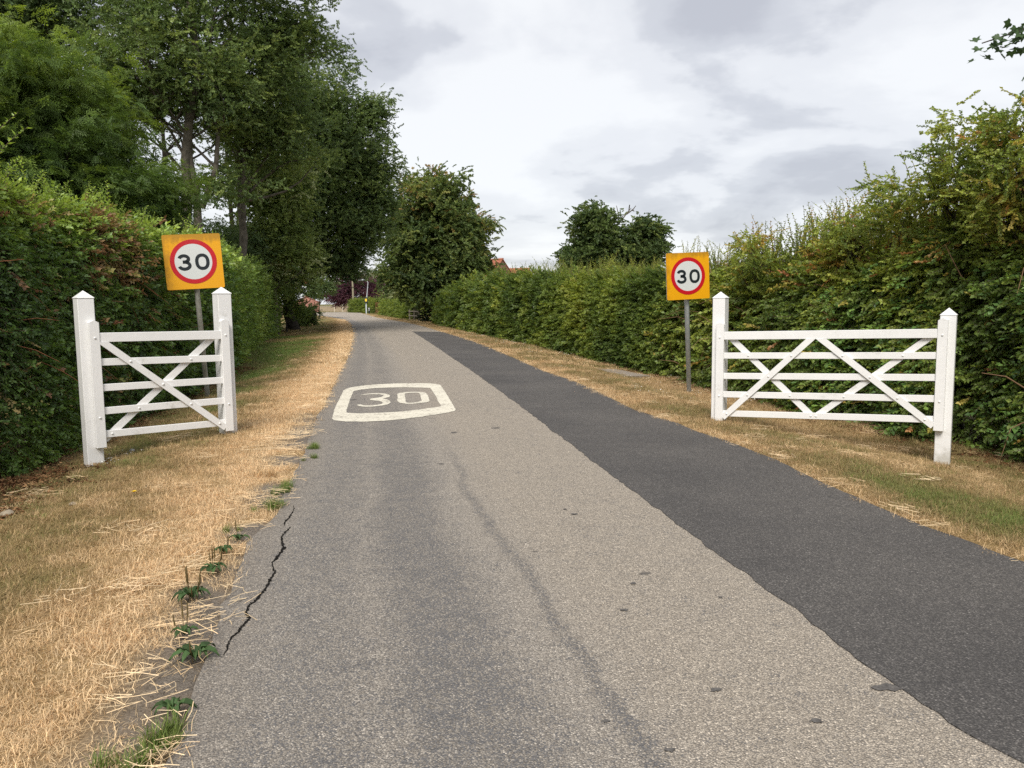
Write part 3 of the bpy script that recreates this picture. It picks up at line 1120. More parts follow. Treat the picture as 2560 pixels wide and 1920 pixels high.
def road_h(x, y):
    """surface height of the cambered carriageway"""
    dl, dr = seg_dist([(x, y)], EDGE_L)[0], seg_dist([(x, y)], EDGE_R)[0]
    t = dl / (dl + dr + 1e-9)
    return 0.012 * (1 - (2 * t - 1) ** 2)


def build_patch():
    """the newer, darker strip of surfacing along the right of the carriageway, laid a little proud"""
    n, k = 900, 9
    P = np.vstack([[(6.2, -18.0), (2.4, 0.5)], poly(PX_P)])
    for _ in range(2):
        P[1:-1] = 0.25 * P[:-2] + 0.5 * P[1:-1] + 0.25 * P[2:]
    far = flat(1106, 830)
    R = EDGE_R.copy()
    keep = [p for p in R if p[1] < far.y - 0.5]
    R = np.vstack([keep, [(far.x, far.y)]])
    A, B = resample(P, n), resample(R, n)
    d = B - A
    w = np.linalg.norm(d, axis=1)[:, None]
    A = A + d / w * (0.02 * (fbm(A * 6.0 + 3, 3) - 0.5) * 2 + 0.04 * (fbm(A * 1.6, 2) - 0.5) + 0.055 * (fbm(A * 26.0 + 5, 3) - 0.5))[:, None]
    B = B + d / w * (0.03 + 0.03 * (fbm(B * 5.0 + 3, 3) - 0.5))[:, None]
    v = []
    for i in range(n):
        for j in range(k):
            t = j / (k - 1)
            p = A[i] * (1 - t) + B[i] * t
            v.append((p[0], p[1], 0))
    V = np.array(v)
    dl, dr = seg_dist(V[:, :2], EDGE_L), seg_dist(V[:, :2], EDGE_R)
    t = dl / (dl + dr + 1e-9)
    V[:, 2] = 0.012 * (1 - (2 * t - 1) ** 2) + 0.005
    f = [(i * k + j, i * k + j + 1, (i + 1) * k + j + 1, (i + 1) * k + j) for i in range(n - 1) for j in range(k - 1)]
    base = len(V)
    lo = []
    for i in range(n):
        for q in (i * k, i * k + k - 1):
            lo.append((V[q][0], V[q][1], V[q][2] - (0.006 if q == i * k else 0.09)))
    V = np.vstack([V, lo])
    for i in range(n - 1):
        f.append((i * k, (i + 1) * k, base + 2 * (i + 1), base + 2 * i))
        f.append((i * k + k - 1, base + 2 * i + 1, base + 2 * i + 3, (i + 1) * k + k - 1))
    me = bpy.data.meshes.new('road_patch')
    me.from_pydata(V.tolist(), [], f)
    me.materials.append(M['asphalt_new'])
    tag(link('road_patch', me), kind='structure')


build_road()
build_patch()


def ground_poly(name, outer, inner, mat, lift, jit, parent=None, seed=0):
    """flat print on the road: outlines in pixels of the photograph brought onto the road surface"""
    rng = np.random.default_rng(seed)

    def prep(pxs):
        P = np.array([flat(780 + x / 5.267, 900 + y / 5.267)[:2] for x, y in pxs])
        Q = []
        for a, b in zip(P, np.roll(P, -1, axis=0)):
            m = max(1, int(np.linalg.norm(b - a) / 0.03))
            for q in range(m):
                Q.append(a + (b - a) * q / m)
        Q = np.array(Q)
        return Q + rng.normal(0, jit, Q.shape)
    loops = [prep(outer)] + ([prep(inner)] if inner else [])
    allp = np.vstack(loops)
    tris = tessellate_polygon([[Vector((p[0], p[1], 0)) for p in l] for l in loops])
    v = [(p[0], p[1], road_h(p[0], p[1]) + lift) for p in allp]
    me = bpy.data.meshes.new(name)
    fs = []
    for t in tris:
        a, b, c = (Vector((allp[i][0], allp[i][1], 0)) for i in t)
        fs.append(t if (b - a).cross(c - a).z > 0 else t[::-1])
    me.from_pydata(v, [], fs)
    me.materials.append(mat)
    return link(name, me, parent)


def build_marking():
    root = empty('road_marking', (0, 0, 0), 'worn cream 30 painted inside a rounded frame on the grey carriageway', 'road marking')
    ground_poly('painted_frame',
                [(262, 778), (290, 800), (450, 818), (700, 822), (950, 812), (1150, 795), (1400, 768), (1600, 738), (1780, 708), (1880, 685),
                 (1895, 668), (1870, 625), (1850, 590), (1800, 505), (1760, 440), (1720, 380), (1690, 340), (1650, 330), (1560, 318), (1400, 316),
                 (1100, 318), (850, 328), (650, 345), (520, 365), (450, 385), (415, 405), (400, 440), (370, 500), (340, 560), (310, 620), (285, 700)],
                [(450, 695), (480, 705), (650, 712), (900, 705), (1200, 690), (1450, 660), (1600, 640), (1695, 625), (1690, 600), (1660, 560),
                 (1640, 500), (1610, 460), (1580, 410), (1555, 380), (1450, 375), (1250, 370), (1000, 372), (800, 380), (650, 395), (560, 412),
                 (540, 425), (530, 460), (505, 510), (490, 560), (470, 620), (455, 660)], M['road_paint'], 0.005, 0.004, root, 1)
    ground_poly('digit_three',
                [(620, 475), (700, 464), (820, 459), (895, 461), (932, 470), (942, 482), (918, 495), (870, 505), (800, 512), (765, 520), (762, 532),
                 (800, 540), (870, 548), (920, 560), (935, 575), (915, 588), (860, 600), (760, 608), (680, 605), (640, 592), (600, 595), (592, 605),
                 (620, 615), (700, 625), (820, 622), (920, 610), (1000, 594), (1035, 570), (1025, 548), (985, 528), (930, 515), (975, 508), (1020, 495),
                 (1030, 480), (1010, 462), (950, 450), (850, 446), (760, 448), (680, 458)], None, M['road_paint'], 0.005, 0.003, root, 2)
    ground_poly('digit_zero',
                [(1120, 550), (1130, 500), (1120, 460), (1150, 445), (1230, 435), (1330, 430), (1430, 432), (1490, 440), (1510, 455), (1530, 490),
                 (1548, 540), (1545, 558), (1500, 572), (1420, 580), (1330, 590), (1240, 588), (1160, 575)],
                [(1235, 568), (1230, 520), (1222, 470), (1228, 451), (1290, 443), (1380, 441), (1412, 450), (1427, 480), (1440, 535), (1446, 550),
                 (1400, 562), (1330, 574), (1270, 576)], M['road_paint'], 0.005, 0.003, root, 3)


build_marking()


def build_crack():
    runs = [[(1108, 215, 2), (1110, 255, 3), (1085, 290, 7), (1062, 325, 7), (1040, 350, 7), (1028, 385, 3)],
            [(1078, 392, 3), (1062, 415, 8), (1035, 440, 8), (1012, 470, 8), (1008, 520, 8), (1025, 565, 12), (995, 612, 13), (965, 660, 12), (925, 692, 4),
             (945, 745, 6), (955, 778, 11), (905, 845, 10), (888, 890, 13), (832, 960, 13), (802, 1000, 12), (748, 1035, 10), (728, 1060, 7), (712, 1105, 8),
             (738, 1155, 10), (702, 1195, 9), (676, 1222, 10), (650, 1270, 9), (604, 1300, 8), (574, 1345, 8), (560, 1390, 6), (525, 1465, 1)]]
    rng = np.random.default_rng(4)
    V, F = [], []
    for run in runs:
        dense = []
        for (x0, y0, w0), (x1, y1, w1) in zip(run[:-1], run[1:]):
            for k in range(7):
                t = k / 7
                dense.append((x0 + (x1 - x0) * t + rng.normal(0, 3.5), y0 + (y1 - y0) * t + rng.normal(0, 3.5), max(1.5, (w0 + (w1 - w0) * t) * rng.uniform(0.6, 1.3))))
        P = [(flat(400 + x / 3.3175, 1200 + y / 3.3175), w) for x, y, w in dense]
        b = len(V)
        for i, (p, w) in enumerate(P):
            q = P[min(i + 1, len(P) - 1)][0] - P[max(i - 1, 0)][0]
            nrm = Vector((-q.y, q.x, 0)).normalized()
            hw = w * 0.00068
            z = road_h(p.x, p.y)
            V += [tuple(p + nrm * hw * rng.uniform(0.35, 1.5) + Vector((0, 0, z + 0.004))), tuple(p - nrm * hw * rng.uniform(0.35, 1.5) + Vector((0, 0, z + 0.004)))]
        F += [(b + 2 * i, b + 2 * i + 1, b + 2 * i + 3, b + 2 * i + 2) for i in range(len(P) - 1)]
    me = bpy.data.meshes.new('road_crack')
    me.from_pydata(V, [], F)
    me.materials.append(M['crack'])
    tag(link('road_crack', me), kind='structure')


build_crack()


def build_spots():
    """old drops of tar and oil on the surfacing"""
    rng = np.random.default_rng(12)
    V, F = [], []
    for px, py, r, asp in ((1790, 1733, 0.030, 1.2), (2217, 1727, 0.048, 1.7), (1583, 1465, 0.026, 1.2), (1560, 1532, 0.022, 1.5), (1435, 1290, 0.030, 1.3),
                           (1412, 1278, 0.02, 1.2), (2040, 1812, 0.026, 1.4), (1800, 1500, 0.014, 1.5), (1515, 1812, 0.022, 1.1), (1675, 1885, 0.024, 1.3), (953, 848, 0.12, 1.4), (935, 846, 0.1, 1.6)):
        p = flat(px, py)
        b = len(V)
        z = road_h(p.x, p.y) + 0.0045
        V.append((p.x, p.y, z))
        n = 14
        for k in range(n):
            a = 2 * math.pi * k / n
            q = r * 0.62 * rng.uniform(0.6, 1.3)
            V.append((p.x + math.cos(a) * q * asp, p.y + math.sin(a) * q, z))
        F += [(b, b + 1 + k, b + 1 + (k + 1) % n) for k in range(n)]
    me = bpy.data.meshes.new('tar_spots')
    me.from_pydata(V, [], F)
    me.materials.append(M['tar'])
    tag(link('tar_spots', me), kind='structure')


M['tar'] = plain('old_tar', (0.105, 0.098, 0.092), 0.8, 0.2, 0.4, 60, 0.4, 150)
build_spots()


# ------------------------------------------------------------------ foliage helpers
def tube_mesh(name, tubes, mat, parent, n=6):
    mb = MB()
    for pts, radii in tubes:
        mb.tube(pts, radii, n, cap=True)
    return mb.build(name, mat, parent)


def resample_even(P, n):
    d = np.r_[0, np.cumsum(np.linalg.norm(np.diff(P, axis=0), axis=1))]
    t = np.linspace(0, d[-1], n)
    return np.stack([np.interp(t, d, P[:, k]) for k in range(P.shape[1])], 1), d[-1]


def hedge(label, front, depth, heights, side, sprigs, dens, seed, tint_fn, shoots=None, shoot_n=0, shoot_scale=(0.7, 1.3),
          scale_fn=None, round_ends=(0.0, 0.0), lump=0.16, extra=None, name='hedge', cat='hedge', round_=0.38, batter=0.12, shoot_tint=None):
    """front: ground line of the face seen from the road; side: +1 when the hedge lies to the right of that line's direction"""
    rng = np.random.default_rng(seed)
    front = np.asarray(front, float)
    n = 400
    P, total = resample_even(front, n)
    T = np.gradient(P, axis=0)
    T /= np.linalg.norm(T, axis=1)[:, None]
    inward = np.stack([T[:, 1], -T[:, 0]], 1) * side
    hs = np.interp(np.linspace(0, 1, n), np.linspace(0, 1, len(heights)), heights)
    base_z = ground_z(P)
    s_arr = np.linspace(0, total, n)

    def shrink(s):
        k = np.ones_like(s)
        if round_ends[0] > 0:
            k = np.minimum(k, np.sqrt(np.clip(1 - np.clip(1 - s / round_ends[0], 0, 1) ** 2.2, 0.0, 1)))
        if round_ends[1] > 0:
            k = np.minimum(k, np.sqrt(np.clip(1 - np.clip(1 - (total - s) / round_ends[1], 0, 1) ** 2.2, 0.0, 1)))
        return k

    def section(s, phi, inset):
        i = np.clip(s / total * (n - 1), 0, n - 1)
        i0 = np.floor(i).astype(int)
        i1 = np.minimum(i0 + 1, n - 1)
        f = (i - i0)[:, None]
        p = P[i0] * (1 - f) + P[i1] * f
        q = inward[i0]
        t = T[i0]
        H = hs[i0] * (1 - f[:, 0]) + hs[i1] * f[:, 0]
        bz = base_z[i0] * (1 - f[:, 0]) + base_z[i1] * f[:, 0]
        k = shrink(s)
        D = depth * (0.35 + 0.65 * k)
        Hk = H * (0.15 + 0.85 * k)
        c, sn = np.cos(phi), np.sin(phi)
        cx = np.sign(c) * np.abs(c) ** round_
        sz = np.abs(sn) ** round_
        lum = (fbm(np.stack([s * 0.9, phi * Hk * 0.9, np.zeros_like(s)], 1) + seed, 3) - 0.5) * 2 * lump + (fbm(np.stack([s * 0.28, phi * 0.8, np.ones_like(s)], 1) + seed * 3, 2) - 0.5) * 2 * lump * 0.9
        across = (depth - D) / 2 + D / 2 * (1 - cx * (1 - 2 * (inset - lum) / depth)) + batter * sz * (phi < math.pi / 2)
        z = bz + Hk * sz - (inset - lum) * np.abs(sn) ** 1.5
        xy = p + q * across[:, None]
        nr = np.stack([-c * q[:, 0], -c * q[:, 1], np.abs(sn) ** 2.0], 1)
        nr /= np.linalg.norm(nr, axis=1)[:, None]
        return np.column_stack([xy, z]), nr, Hk, z - bz

    # sampling weights: near stretches get more, smaller pieces
    cdist = np.linalg.norm(P, axis=1)
    sc = np.clip(cdist / 9.0, 1.0, 2.6) if scale_fn is None else scale_fn(cdist)
    area = hs * 1.25 + depth
    w = dens / sc ** 2 * area
    N = int(np.sum((w[:-1] + w[1:]) / 2 * np.diff(s_arr)))
    cdf = np.r_[0, np.cumsum((w[:-1] + w[1:]) / 2)]
    s = np.interp(rng.random(N) * cdf[-1], cdf, s_arr)
    r = rng.random(N)
    phi = np.where(r < 0.60, rng.uniform(0.0, 0.5, N) ** 1.0 * math.pi * 0.5 * 2 * 0.98, np.where(r < 0.9, rng.uniform(0.20, 0.72, N) * math.pi, rng.uniform(0.72, 1.0, N) * math.pi))
    # even spread up the face
    u = rng.random(N)
    face = r < 0.62
    phi = np.where(face, np.arcsin(np.clip(u, 0.0, 1) ** (1 / round_)), phi)
    inset = rng.exponential(0.10, N)
    pos, nr, Hk, hh = section(s, phi, inset)
    sz = np.interp(s, s_arr, sc) * rng.uniform(0.75, 1.25, N)
    az = np.arctan2(nr[:, 1], nr[:, 0]) + rng.normal(0, 0.8, N)
    el = -0.65 + 0.75 * np.clip(nr[:, 2], 0, 1) + rng.normal(0, 0.38, N)
    rot = np.column_stack([rng.normal(0, 0.5, N), -el, az])
    tint = tint_fn(pos, s / total, hh, Hk, inset, rng)
    root_p = P[n // 2]
    root = empty(name, (root_p[0], root_p[1], gz(*root_p)), label, cat)
    org = np.array(root.location)
    scatter('foliage', sprigs, pos, rot, sz, tint, root, origin=org)
    if shoots is not None:
        m = shoot_n
        ss = np.interp(rng.random(m) * cdf[-1], cdf, s_arr)
        ph = rng.uniform(0.22, 0.68, m) * math.pi
        pos, nr, Hk, hh = section(ss, ph, np.full(m, 0.08))
        rot = np.column_stack([rng.normal(0, 0.16, m), rng.normal(0, 0.16, m), rng.uniform(0, 6.3, m)])
        clus = 0.55 + 0.9 * fbm(np.column_stack([ss * 1.3, ss * 0]) + seed, 2)
        tt = tint_fn(pos, ss / total, hh, Hk, np.zeros(m), rng) if shoot_tint is None else rng.uniform(*shoot_tint, m)
        scatter('shoots', shoots, pos, rot, rng.uniform(*shoot_scale, m) * clus, tt, root, origin=org)
    # solid core in place of dense inner twigs, coloured dark as the shade inside
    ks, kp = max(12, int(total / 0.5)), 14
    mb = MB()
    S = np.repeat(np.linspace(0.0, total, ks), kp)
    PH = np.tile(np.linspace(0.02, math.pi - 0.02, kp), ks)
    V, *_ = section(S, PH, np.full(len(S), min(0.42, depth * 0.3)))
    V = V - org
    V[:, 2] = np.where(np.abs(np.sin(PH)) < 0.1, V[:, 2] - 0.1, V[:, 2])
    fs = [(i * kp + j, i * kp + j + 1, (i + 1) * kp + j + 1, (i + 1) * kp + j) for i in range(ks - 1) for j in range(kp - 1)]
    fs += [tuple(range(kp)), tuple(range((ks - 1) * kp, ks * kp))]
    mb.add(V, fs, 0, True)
    mb.build('shade_core', M['core'], root)
    if extra:
        extra(root, section, total, rng, org)
    return root


def std_tint(lo, hi, top=0.35, brown=0.0, amp=0.5, fr=1.2, off=0.0):
    def fn(pos, s, hh, Hk, inset, rng):
        n = fbm(pos * fr + off, 3)
        t = lo + (hi - lo) * np.clip(0.5 + (n - 0.5) * 2 * amp, 0, 1) + rng.normal(0, 0.08, len(s))
        t = np.clip(t, 0.0, 0.8)
        if brown:
            b = fbm(pos * np.array([1.4, 1.4, 0.8]) + 50 + off, 3)
            pick = rng.random(len(s)) < brown * smooth(0.48, 0.66, b) + brown * 0.06
            t = np.where(pick, rng.uniform(0.86, 1.0, len(s)), t)
        return t
    return fn


def crown_tree(name, label, base, trunk_h, trunk_r, blobs, sprigs, seed, clump_r=0.8, per=34, tint=(0.2, 0.8), bark='bark', scale=(0.6, 1.35),
               cat='tree', group=None, lean=(0, 0), limbs=40, forks=None, extra=None, flat_k=0.62, shell=0.55, top_light=0.0, bald=None, limb_min=0.0):
    """blobs: (centre xyz, radii xyz, number of leaf clumps). Trunk, limbs to the clumps, and leaf sprays about every clump."""
    rng = np.random.default_rng(seed)
    bx, by = base
    bz = gz(bx, by) - 0.1
    root = empty(name, (bx, by, bz + 0.1), label, cat, group)
    org = np.array(root.location)
    centres, cr = [], []
    for c, r, k in blobs:
        c, r = np.array(c), np.array(r)
        d = rng.normal(0, 1, (k, 3))
        d /= np.linalg.norm(d, axis=1)[:, None]
        rad = rng.random(k) ** shell
        q = d * rad[:, None]
        # ragged outline: every direction reaches out by a different amount
        q *= (0.72 + 0.5 * fbm(d * 2.1 + seed, 3))[:, None]
        centres.append(c + q * r)
        cr.append(np.full(k, clump_r * min(1.0, r.min() / 2.0 + 0.3)))
    C = np.vstack(centres)
    R = np.concatenate(cr)
    C[:, 2] = np.maximum(C[:, 2], bz + 0.45 + 0.3 * rng.random(len(C)))
    if bald is not None:
        keep = np.array([not any(np.linalg.norm((c - np.array(b[0])) / np.array(b[1])) < 1 for b in bald) for c in C])
        C, R = C[keep], R[keep]
    # trunk
    tr = []
    nseg = 12
    wob = rng.normal(0, 0.10, (nseg + 1, 2)).cumsum(0) * (trunk_h / 14)
    tp = [np.array([bx + lean[0] * (i / nseg) ** 1.3 + wob[i, 0] * (i > 0), by + lean[1] * (i / nseg) ** 1.3 + wob[i, 1] * (i > 0), bz + trunk_h * i / nseg]) for i in range(nseg + 1)]
    rad = [trunk_r * (1.25 if i == 0 else 1.0) * (1 - 0.9 * (i / nseg)) ** 0.8 + 0.012 for i in range(nseg + 1)]
    mb = MB()
    mb.tube([p - org for p in tp], rad, 10)
    if forks:
        for pts, r0 in forks:
            pts = [np.array(p) for p in pts]
            m = len(pts)
            mb.tube([p - org for p in pts], [r0 * (1 - 0.8 * i / (m - 1)) for i in range(m)], 8)
    mb.build('trunk', M[bark], root)
    TP = np.array(tp)
    if forks:
        for pts, r0 in forks:
            TP = np.vstack([TP, np.array(pts)])
    mb = MB()
    pick = [i for i in rng.permutation(len(C)) if C[i][2] > bz + limb_min][:limbs]
    for i in pick:
        c = C[i]
        hd = np.hypot(*(TP[:, :2] - c[:2]).T)
        want = c[2] - 0.75 * hd - 0.2
        j = int(np.argmin(np.abs(TP[:, 2] - want) + 0.35 * hd))
        a = TP[j]
        m = 6
        sag = rng.normal(0, 0.10, 3) * np.linalg.norm(c - a)
        pts = []
        for q in range(m):
            t = q / (m - 1)
            pts.append(a * (1 - t) + c * t + sag * math.sin(math.pi * t) + np.array([0, 0, 0.12 * np.linalg.norm(c - a) * math.sin(math.pi * t) * 0.6]) - org)
        r0 = min(trunk_r * 0.42, 0.012 + 0.014 * np.linalg.norm(c - a))
        mb.tube(pts, [r0 * (1 - 0.85 * q / (m - 1)) for q in range(m)], 5)
    if len(pick):
        tag(mb.build('branches', M[bark], root), kind='stuff')
    # leaf sprays
    k = rng.poisson(per, len(C))
    ci = np.repeat(np.arange(len(C)), k)
    N = len(ci)
    off = rng.normal(0, 1, (N, 3)) * np.array([1, 1, flat_k]) * (R[ci] * 0.55)[:, None]
    pos = C[ci] + off
    ctr = C.mean(0)
    out = pos - ctr
    az = np.arctan2(out[:, 1], out[:, 0]) + rng.normal(0, 1.0, N)
    rot = np.column_stack([rng.normal(0, 0.55, N), rng.normal(0.22, 0.55, N), az])
    ct = np.clip(rng.normal(0.5, 0.22, len(C)), 0, 1)
    tt = tint[0] + (tint[1] - tint[0]) * np.clip(ct[ci] + rng.normal(0, 0.14, N), 0, 1)
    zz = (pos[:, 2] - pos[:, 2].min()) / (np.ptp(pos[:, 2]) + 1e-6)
    tt = tt + top_light * (zz - 0.5)  # light from above put into the leaf tint, paler towards the crown top
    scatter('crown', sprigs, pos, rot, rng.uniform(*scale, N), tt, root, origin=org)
    if extra:
        extra(root, org, rng, tp)
    return root


# ------------------------------------------------------------------ trees on the left
def px_blob(px, py, Y, rx_px, rz_px, ry, k):
    c = at_depth(px, py, Y)
    s = Y / FPX
    return (tuple(c), (rx_px * s, ry, rz_px * s), k)


def trees():
    # near ash, bright green
    crown_tree('ash_tree', 'bright green ash tree with feathery leaves behind the brown flecked hedge', (-14.0, 24.5), 8.6, 0.22,
               [px_blob(80, 280, 24.5, 170, 190, 3.4, 130), px_blob(290, 480, 25.5, 190, 85, 2.6, 70), px_blob(60, 500, 24, 190, 120, 3.0, 60), px_blob(230, 380, 25, 110, 80, 2.4, 30)],
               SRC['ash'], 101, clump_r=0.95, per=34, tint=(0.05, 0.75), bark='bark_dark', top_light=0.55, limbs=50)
    def gap(px, py, Y, rx, rz, ry=4.5):
        k = Y / FPX
        return (tuple(at_depth(px, py, Y)), (rx * k * 0.72, ry, rz * k * 0.72))
    gaps = [(452, 285, 42, 42), (400, 318, 38, 40), (540, 380, 36, 60), (500, 520, 60, 80), (490, 400, 30, 60), (592, 262, 30, 40), (622, 560, 30, 60), (330, 300, 26, 36), (580, 480, 24, 50), (60, 60, 60, 40), (190, 40, 34, 40)]
    # tall poplar with the pale forked trunk
    b = at_depth(492, 700, 34)
    f1 = [at_depth(497, 590, 34), at_depth(490, 470, 34), at_depth(475, 400, 34), at_depth(474, 300, 34), at_depth(455, 150, 34), at_depth(440, 0, 34)]
    f2 = [at_depth(505, 520, 34), at_depth(540, 420, 34.2), at_depth(545, 330, 34.2), at_depth(520, 200, 34.2), at_depth(530, 60, 34.2)]
    f3 = [at_depth(474, 350, 34), at_depth(440, 300, 33.6), at_depth(415, 260, 33.4), at_depth(400, 200, 33.2)]
    crown_tree('poplar_tree', 'tall poplar with pale forked trunk showing above the yellow backed sign', (b.x, b.y), 19.0, 0.27,
               [px_blob(440, 90, 34, 250, 200, 3.6, 150), px_blob(560, 230, 34.5, 130, 130, 2.6, 60), px_blob(340, 260, 34.0, 140, 110, 2.6, 55),
                px_blob(520, -180, 34, 240, 200, 3.6, 90), px_blob(560, 480, 35, 70, 70, 1.6, 14)],
               SRC['poplar'], 102, clump_r=0.82, per=24, tint=(0.15, 0.9), forks=[(f1, 0.19), (f2, 0.14), (f3, 0.07)], limbs=60, bark='bark', bald=[gap(a, b, 34, c, d) for a, b, c, d in gaps])
    b = at_depth(607, 700, 38)
    f1 = [at_depth(607, 640, 38), at_depth(607, 480, 38), at_depth(612, 380, 38), at_depth(640, 250, 38), at_depth(662, 120, 38), at_depth(650, 0, 38)]
    crown_tree('poplar_tree', 'poplar with slender straight trunk rising between the forked poplar and the road', (b.x, b.y), 20.0, 0.2,
               [px_blob(680, 90, 38, 165, 190, 3.4, 110), px_blob(620, 330, 38, 110, 100, 2.4, 34), px_blob(690, 320, 38.5, 120, 120, 2.6, 60), px_blob(700, -150, 38, 150, 150, 3.0, 50)],
               SRC['poplar'], 103, clump_r=0.82, per=24, tint=(0.1, 0.85), forks=[(f1, 0.17)], limbs=50, bark='bark', bald=[gap(a, b, 38, c, d) for a, b, c, d in gaps])
    # broad tree that hangs over the road, with the sawn limb
    b = at_depth(735, 790, 52)

    def sawn(root, org, rng, tp):
        end = np.array(at_depth(765, 703, 49.5))
        st = np.array(at_depth(728, 716, 53))
        d = unit(end - st)
        mb = MB()
        pts = [st - d * 0.8 + np.array([0, 0, -0.1]), st, (st + end) / 2 + np.array([0, 0, 0.04]), end]
        mb.tube([p - org for p in pts], [0.26, 0.22, 0.20, 0.195], 12)
        log = mb.build('sawn_limb', M['bark_dark'], root)
        m2 = MB()
        m2.tube([end - org, end + d * 0.012 - org], [0.178, 0.176], 14)
        m2.build('sawn_end', M['sawn'], log)
    crown_tree('lime_tree', 'broad dark tree hanging over the bend with a freshly sawn limb low down', (b.x, b.y), 16.5, 0.34,
               [px_blob(800, 300, 50, 130, 150, 3.6, 190), px_blob(890, 400, 50, 95, 130, 3.2, 110), px_blob(790, 500, 50, 160, 110, 3.6, 170),
                px_blob(880, 570, 50, 100, 62, 2.8, 75), px_blob(745, 620, 52, 100, 70, 2.6, 80), px_blob(830, 660, 51, 70, 34, 2.2, 50), px_blob(850, 650, 52, 55, 34, 2.0, 34), px_blob(720, 700, 50, 50, 40, 1.6, 34), px_blob(930, 480, 51, 60, 110, 2.4, 50), px_blob(930, 270, 50, 40, 55, 1.4, 18), px_blob(720, 170, 52, 80, 110, 2.5, 50)],
               SRC['poplar'], 104, clump_r=0.9, per=28, tint=(0.0, 0.75), bark='bark_dark', limbs=50, extra=sawn, top_light=0.1, limb_min=8.0, bald=[gap(770, 703, 48.5, 50, 42, 4.5)])
    # younger olive poplar in front of it
    b = at_depth(690, 780, 43)
    crown_tree('young_poplar', 'young olive green poplar standing behind the rounded privet hedge', (b.x, b.y), 10.5, 0.12,
               [px_blob(690, 480, 43, 95, 120, 2.0, 75), px_blob(690, 620, 43, 110, 90, 2.2, 75), px_blob(640, 690, 43, 80, 60, 1.8, 34)],
               SRC['poplar'], 105, clump_r=0.8, per=30, tint=(0.5, 1.0), bark='bark', limbs=40)
    # behind: dark trees filling the back of the plantation
    crown_tree('oak_tree', 'dark tree filling the top corner above the bright ash', (-24.0, 36), 21.0, 0.35,
               [px_blob(40, 20, 36, 190, 110, 3.6, 120), px_blob(20, -150, 36, 260, 130, 4.0, 90)],
               SRC['poplar'], 106, clump_r=1.15, per=30, tint=(0.0, 0.4), bark='bark_dark', limbs=40)
    for k, (px, Y, lab, bl) in enumerate([
            (250, 47, 'dark trunked tree deep in the plantation behind the ash', [px_blob(250, 330, 47, 170, 150, 3.5, 34), px_blob(230, 520, 47, 190, 60, 3.5, 40)]),
            (410, 50, 'shaded tree seen through the gap beside the forked trunk', [px_blob(410, 260, 50, 150, 110, 3.5, 22), px_blob(420, 560, 50, 110, 40, 3.0, 22)]),
            (590, 54, 'shaded tree behind the slender straight poplar trunk', [px_blob(600, 400, 54, 120, 150, 3.5, 50), px_blob(570, 610, 54, 100, 50, 3.0, 40)])]):
        b = at_depth(px, 760, Y)
        crown_tree('plantation_tree', lab, (b.x, b.y), 15.0, 0.22, bl, SRC['poplar'], 110 + k, clump_r=1.2, per=28, tint=(0.0, 0.4), bark='bark_dark', limbs=30,
                   forks=[([at_depth(px, 760, Y), at_depth(px + 8, 520, Y), at_depth(px - 10, 200, Y), at_depth(px - 30, -50, Y)], 0.2)], bald=[gap(a, b, Y, c, d) for a, b, c, d in gaps])
    # dark shrubby growth between hedge and trees
    for k, (px, py, Y, lab, w) in enumerate([(120, 600, 27, 'dark elder bush under the bright ash', 150), (330, 610, 30, 'dark leafy bush behind the hedge shoots', 130),
                                             (570, 640, 40, 'dark leafy bush at the foot of the slender poplar', 90)]):
        b = at_depth(px, 760, Y)
        crown_tree('elder_bush', lab, (b.x, b.y), 3.2, 0.06, [px_blob(px, py, Y, w, 70, 1.8, 46)], SRC['poplar'], 120 + k, clump_r=0.9, per=24, tint=(0.0, 0.4), bark='bark_dark', limbs=14, cat='bush')
    # sycamore right of the bend, ivy on its trunk
    b = at_depth(1085, 800, 71)

    def ivy(root, org, rng, tp):
        n = 900
        z = rng.random(n) ** 0.9
        i = z * 6
        P = np.array(tp)
        j = np.clip(i.astype(int), 0, len(P) - 2)
        c = P[j] + (P[j + 1] - P[j]) * (i - j)[:, None]
        a = rng.uniform(0, 6.28, n)
        r = (1.25 - 0.5 * z) * rng.uniform(0.4, 1.0, n)
        pos = c + np.column_stack([np.cos(a) * r, np.sin(a) * r, rng.normal(0, 0.25, n)])
        scatter('ivy', SRC['ivy'], pos, np.column_stack([rng.normal(0, .6, n), rng.normal(0, .6, n), a]), rng.uniform(0.9, 1.5, n), rng.random(n), root, origin=org)
    crown_tree('sycamore_tree', 'large sycamore with ivy clad trunk at the far end of the clipped hedge', (b.x, b.y), 12.5, 0.4,
               [px_blob(1085, 520, 71, 105, 95, 4.2, 150), px_blob(1150, 600, 70, 80, 80, 3.4, 95), px_blob(1030, 600, 71, 75, 90, 3.4, 95), px_blob(1085, 690, 70, 85, 80, 3.0, 100),
                px_blob(990, 690, 70, 40, 45, 2.2, 34), px_blob(1165, 660, 69, 60, 40, 2.2, 40)],
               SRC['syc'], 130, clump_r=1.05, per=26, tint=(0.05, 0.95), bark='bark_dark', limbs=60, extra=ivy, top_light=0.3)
    # twin crowned tree beyond the hedge
    b = at_depth(1535, 800, 72)
    tw = []

    def bare(root, org, rng, tp):
        mb = MB()
        for (x0, y0, x1, y1) in [(1548, 560, 1541, 514), (1548, 560, 1560, 535), (1545, 545, 1538, 530), (1556, 548, 1578, 520), (1566, 536, 1590, 514), (1572, 528, 1574, 512), (1580, 524, 1586, 528)]:
            a, c = np.array(at_depth(x0, y0, 72)), np.array(at_depth(x1, y1, 72))
            m = (a + c) / 2 + rng.normal(0, 0.08, 3)
            mb.tube([a - org, m - org, c - org], [0.06, 0.05, 0.025], 5)
        mb.build('dead_branch', M['bark'], root)
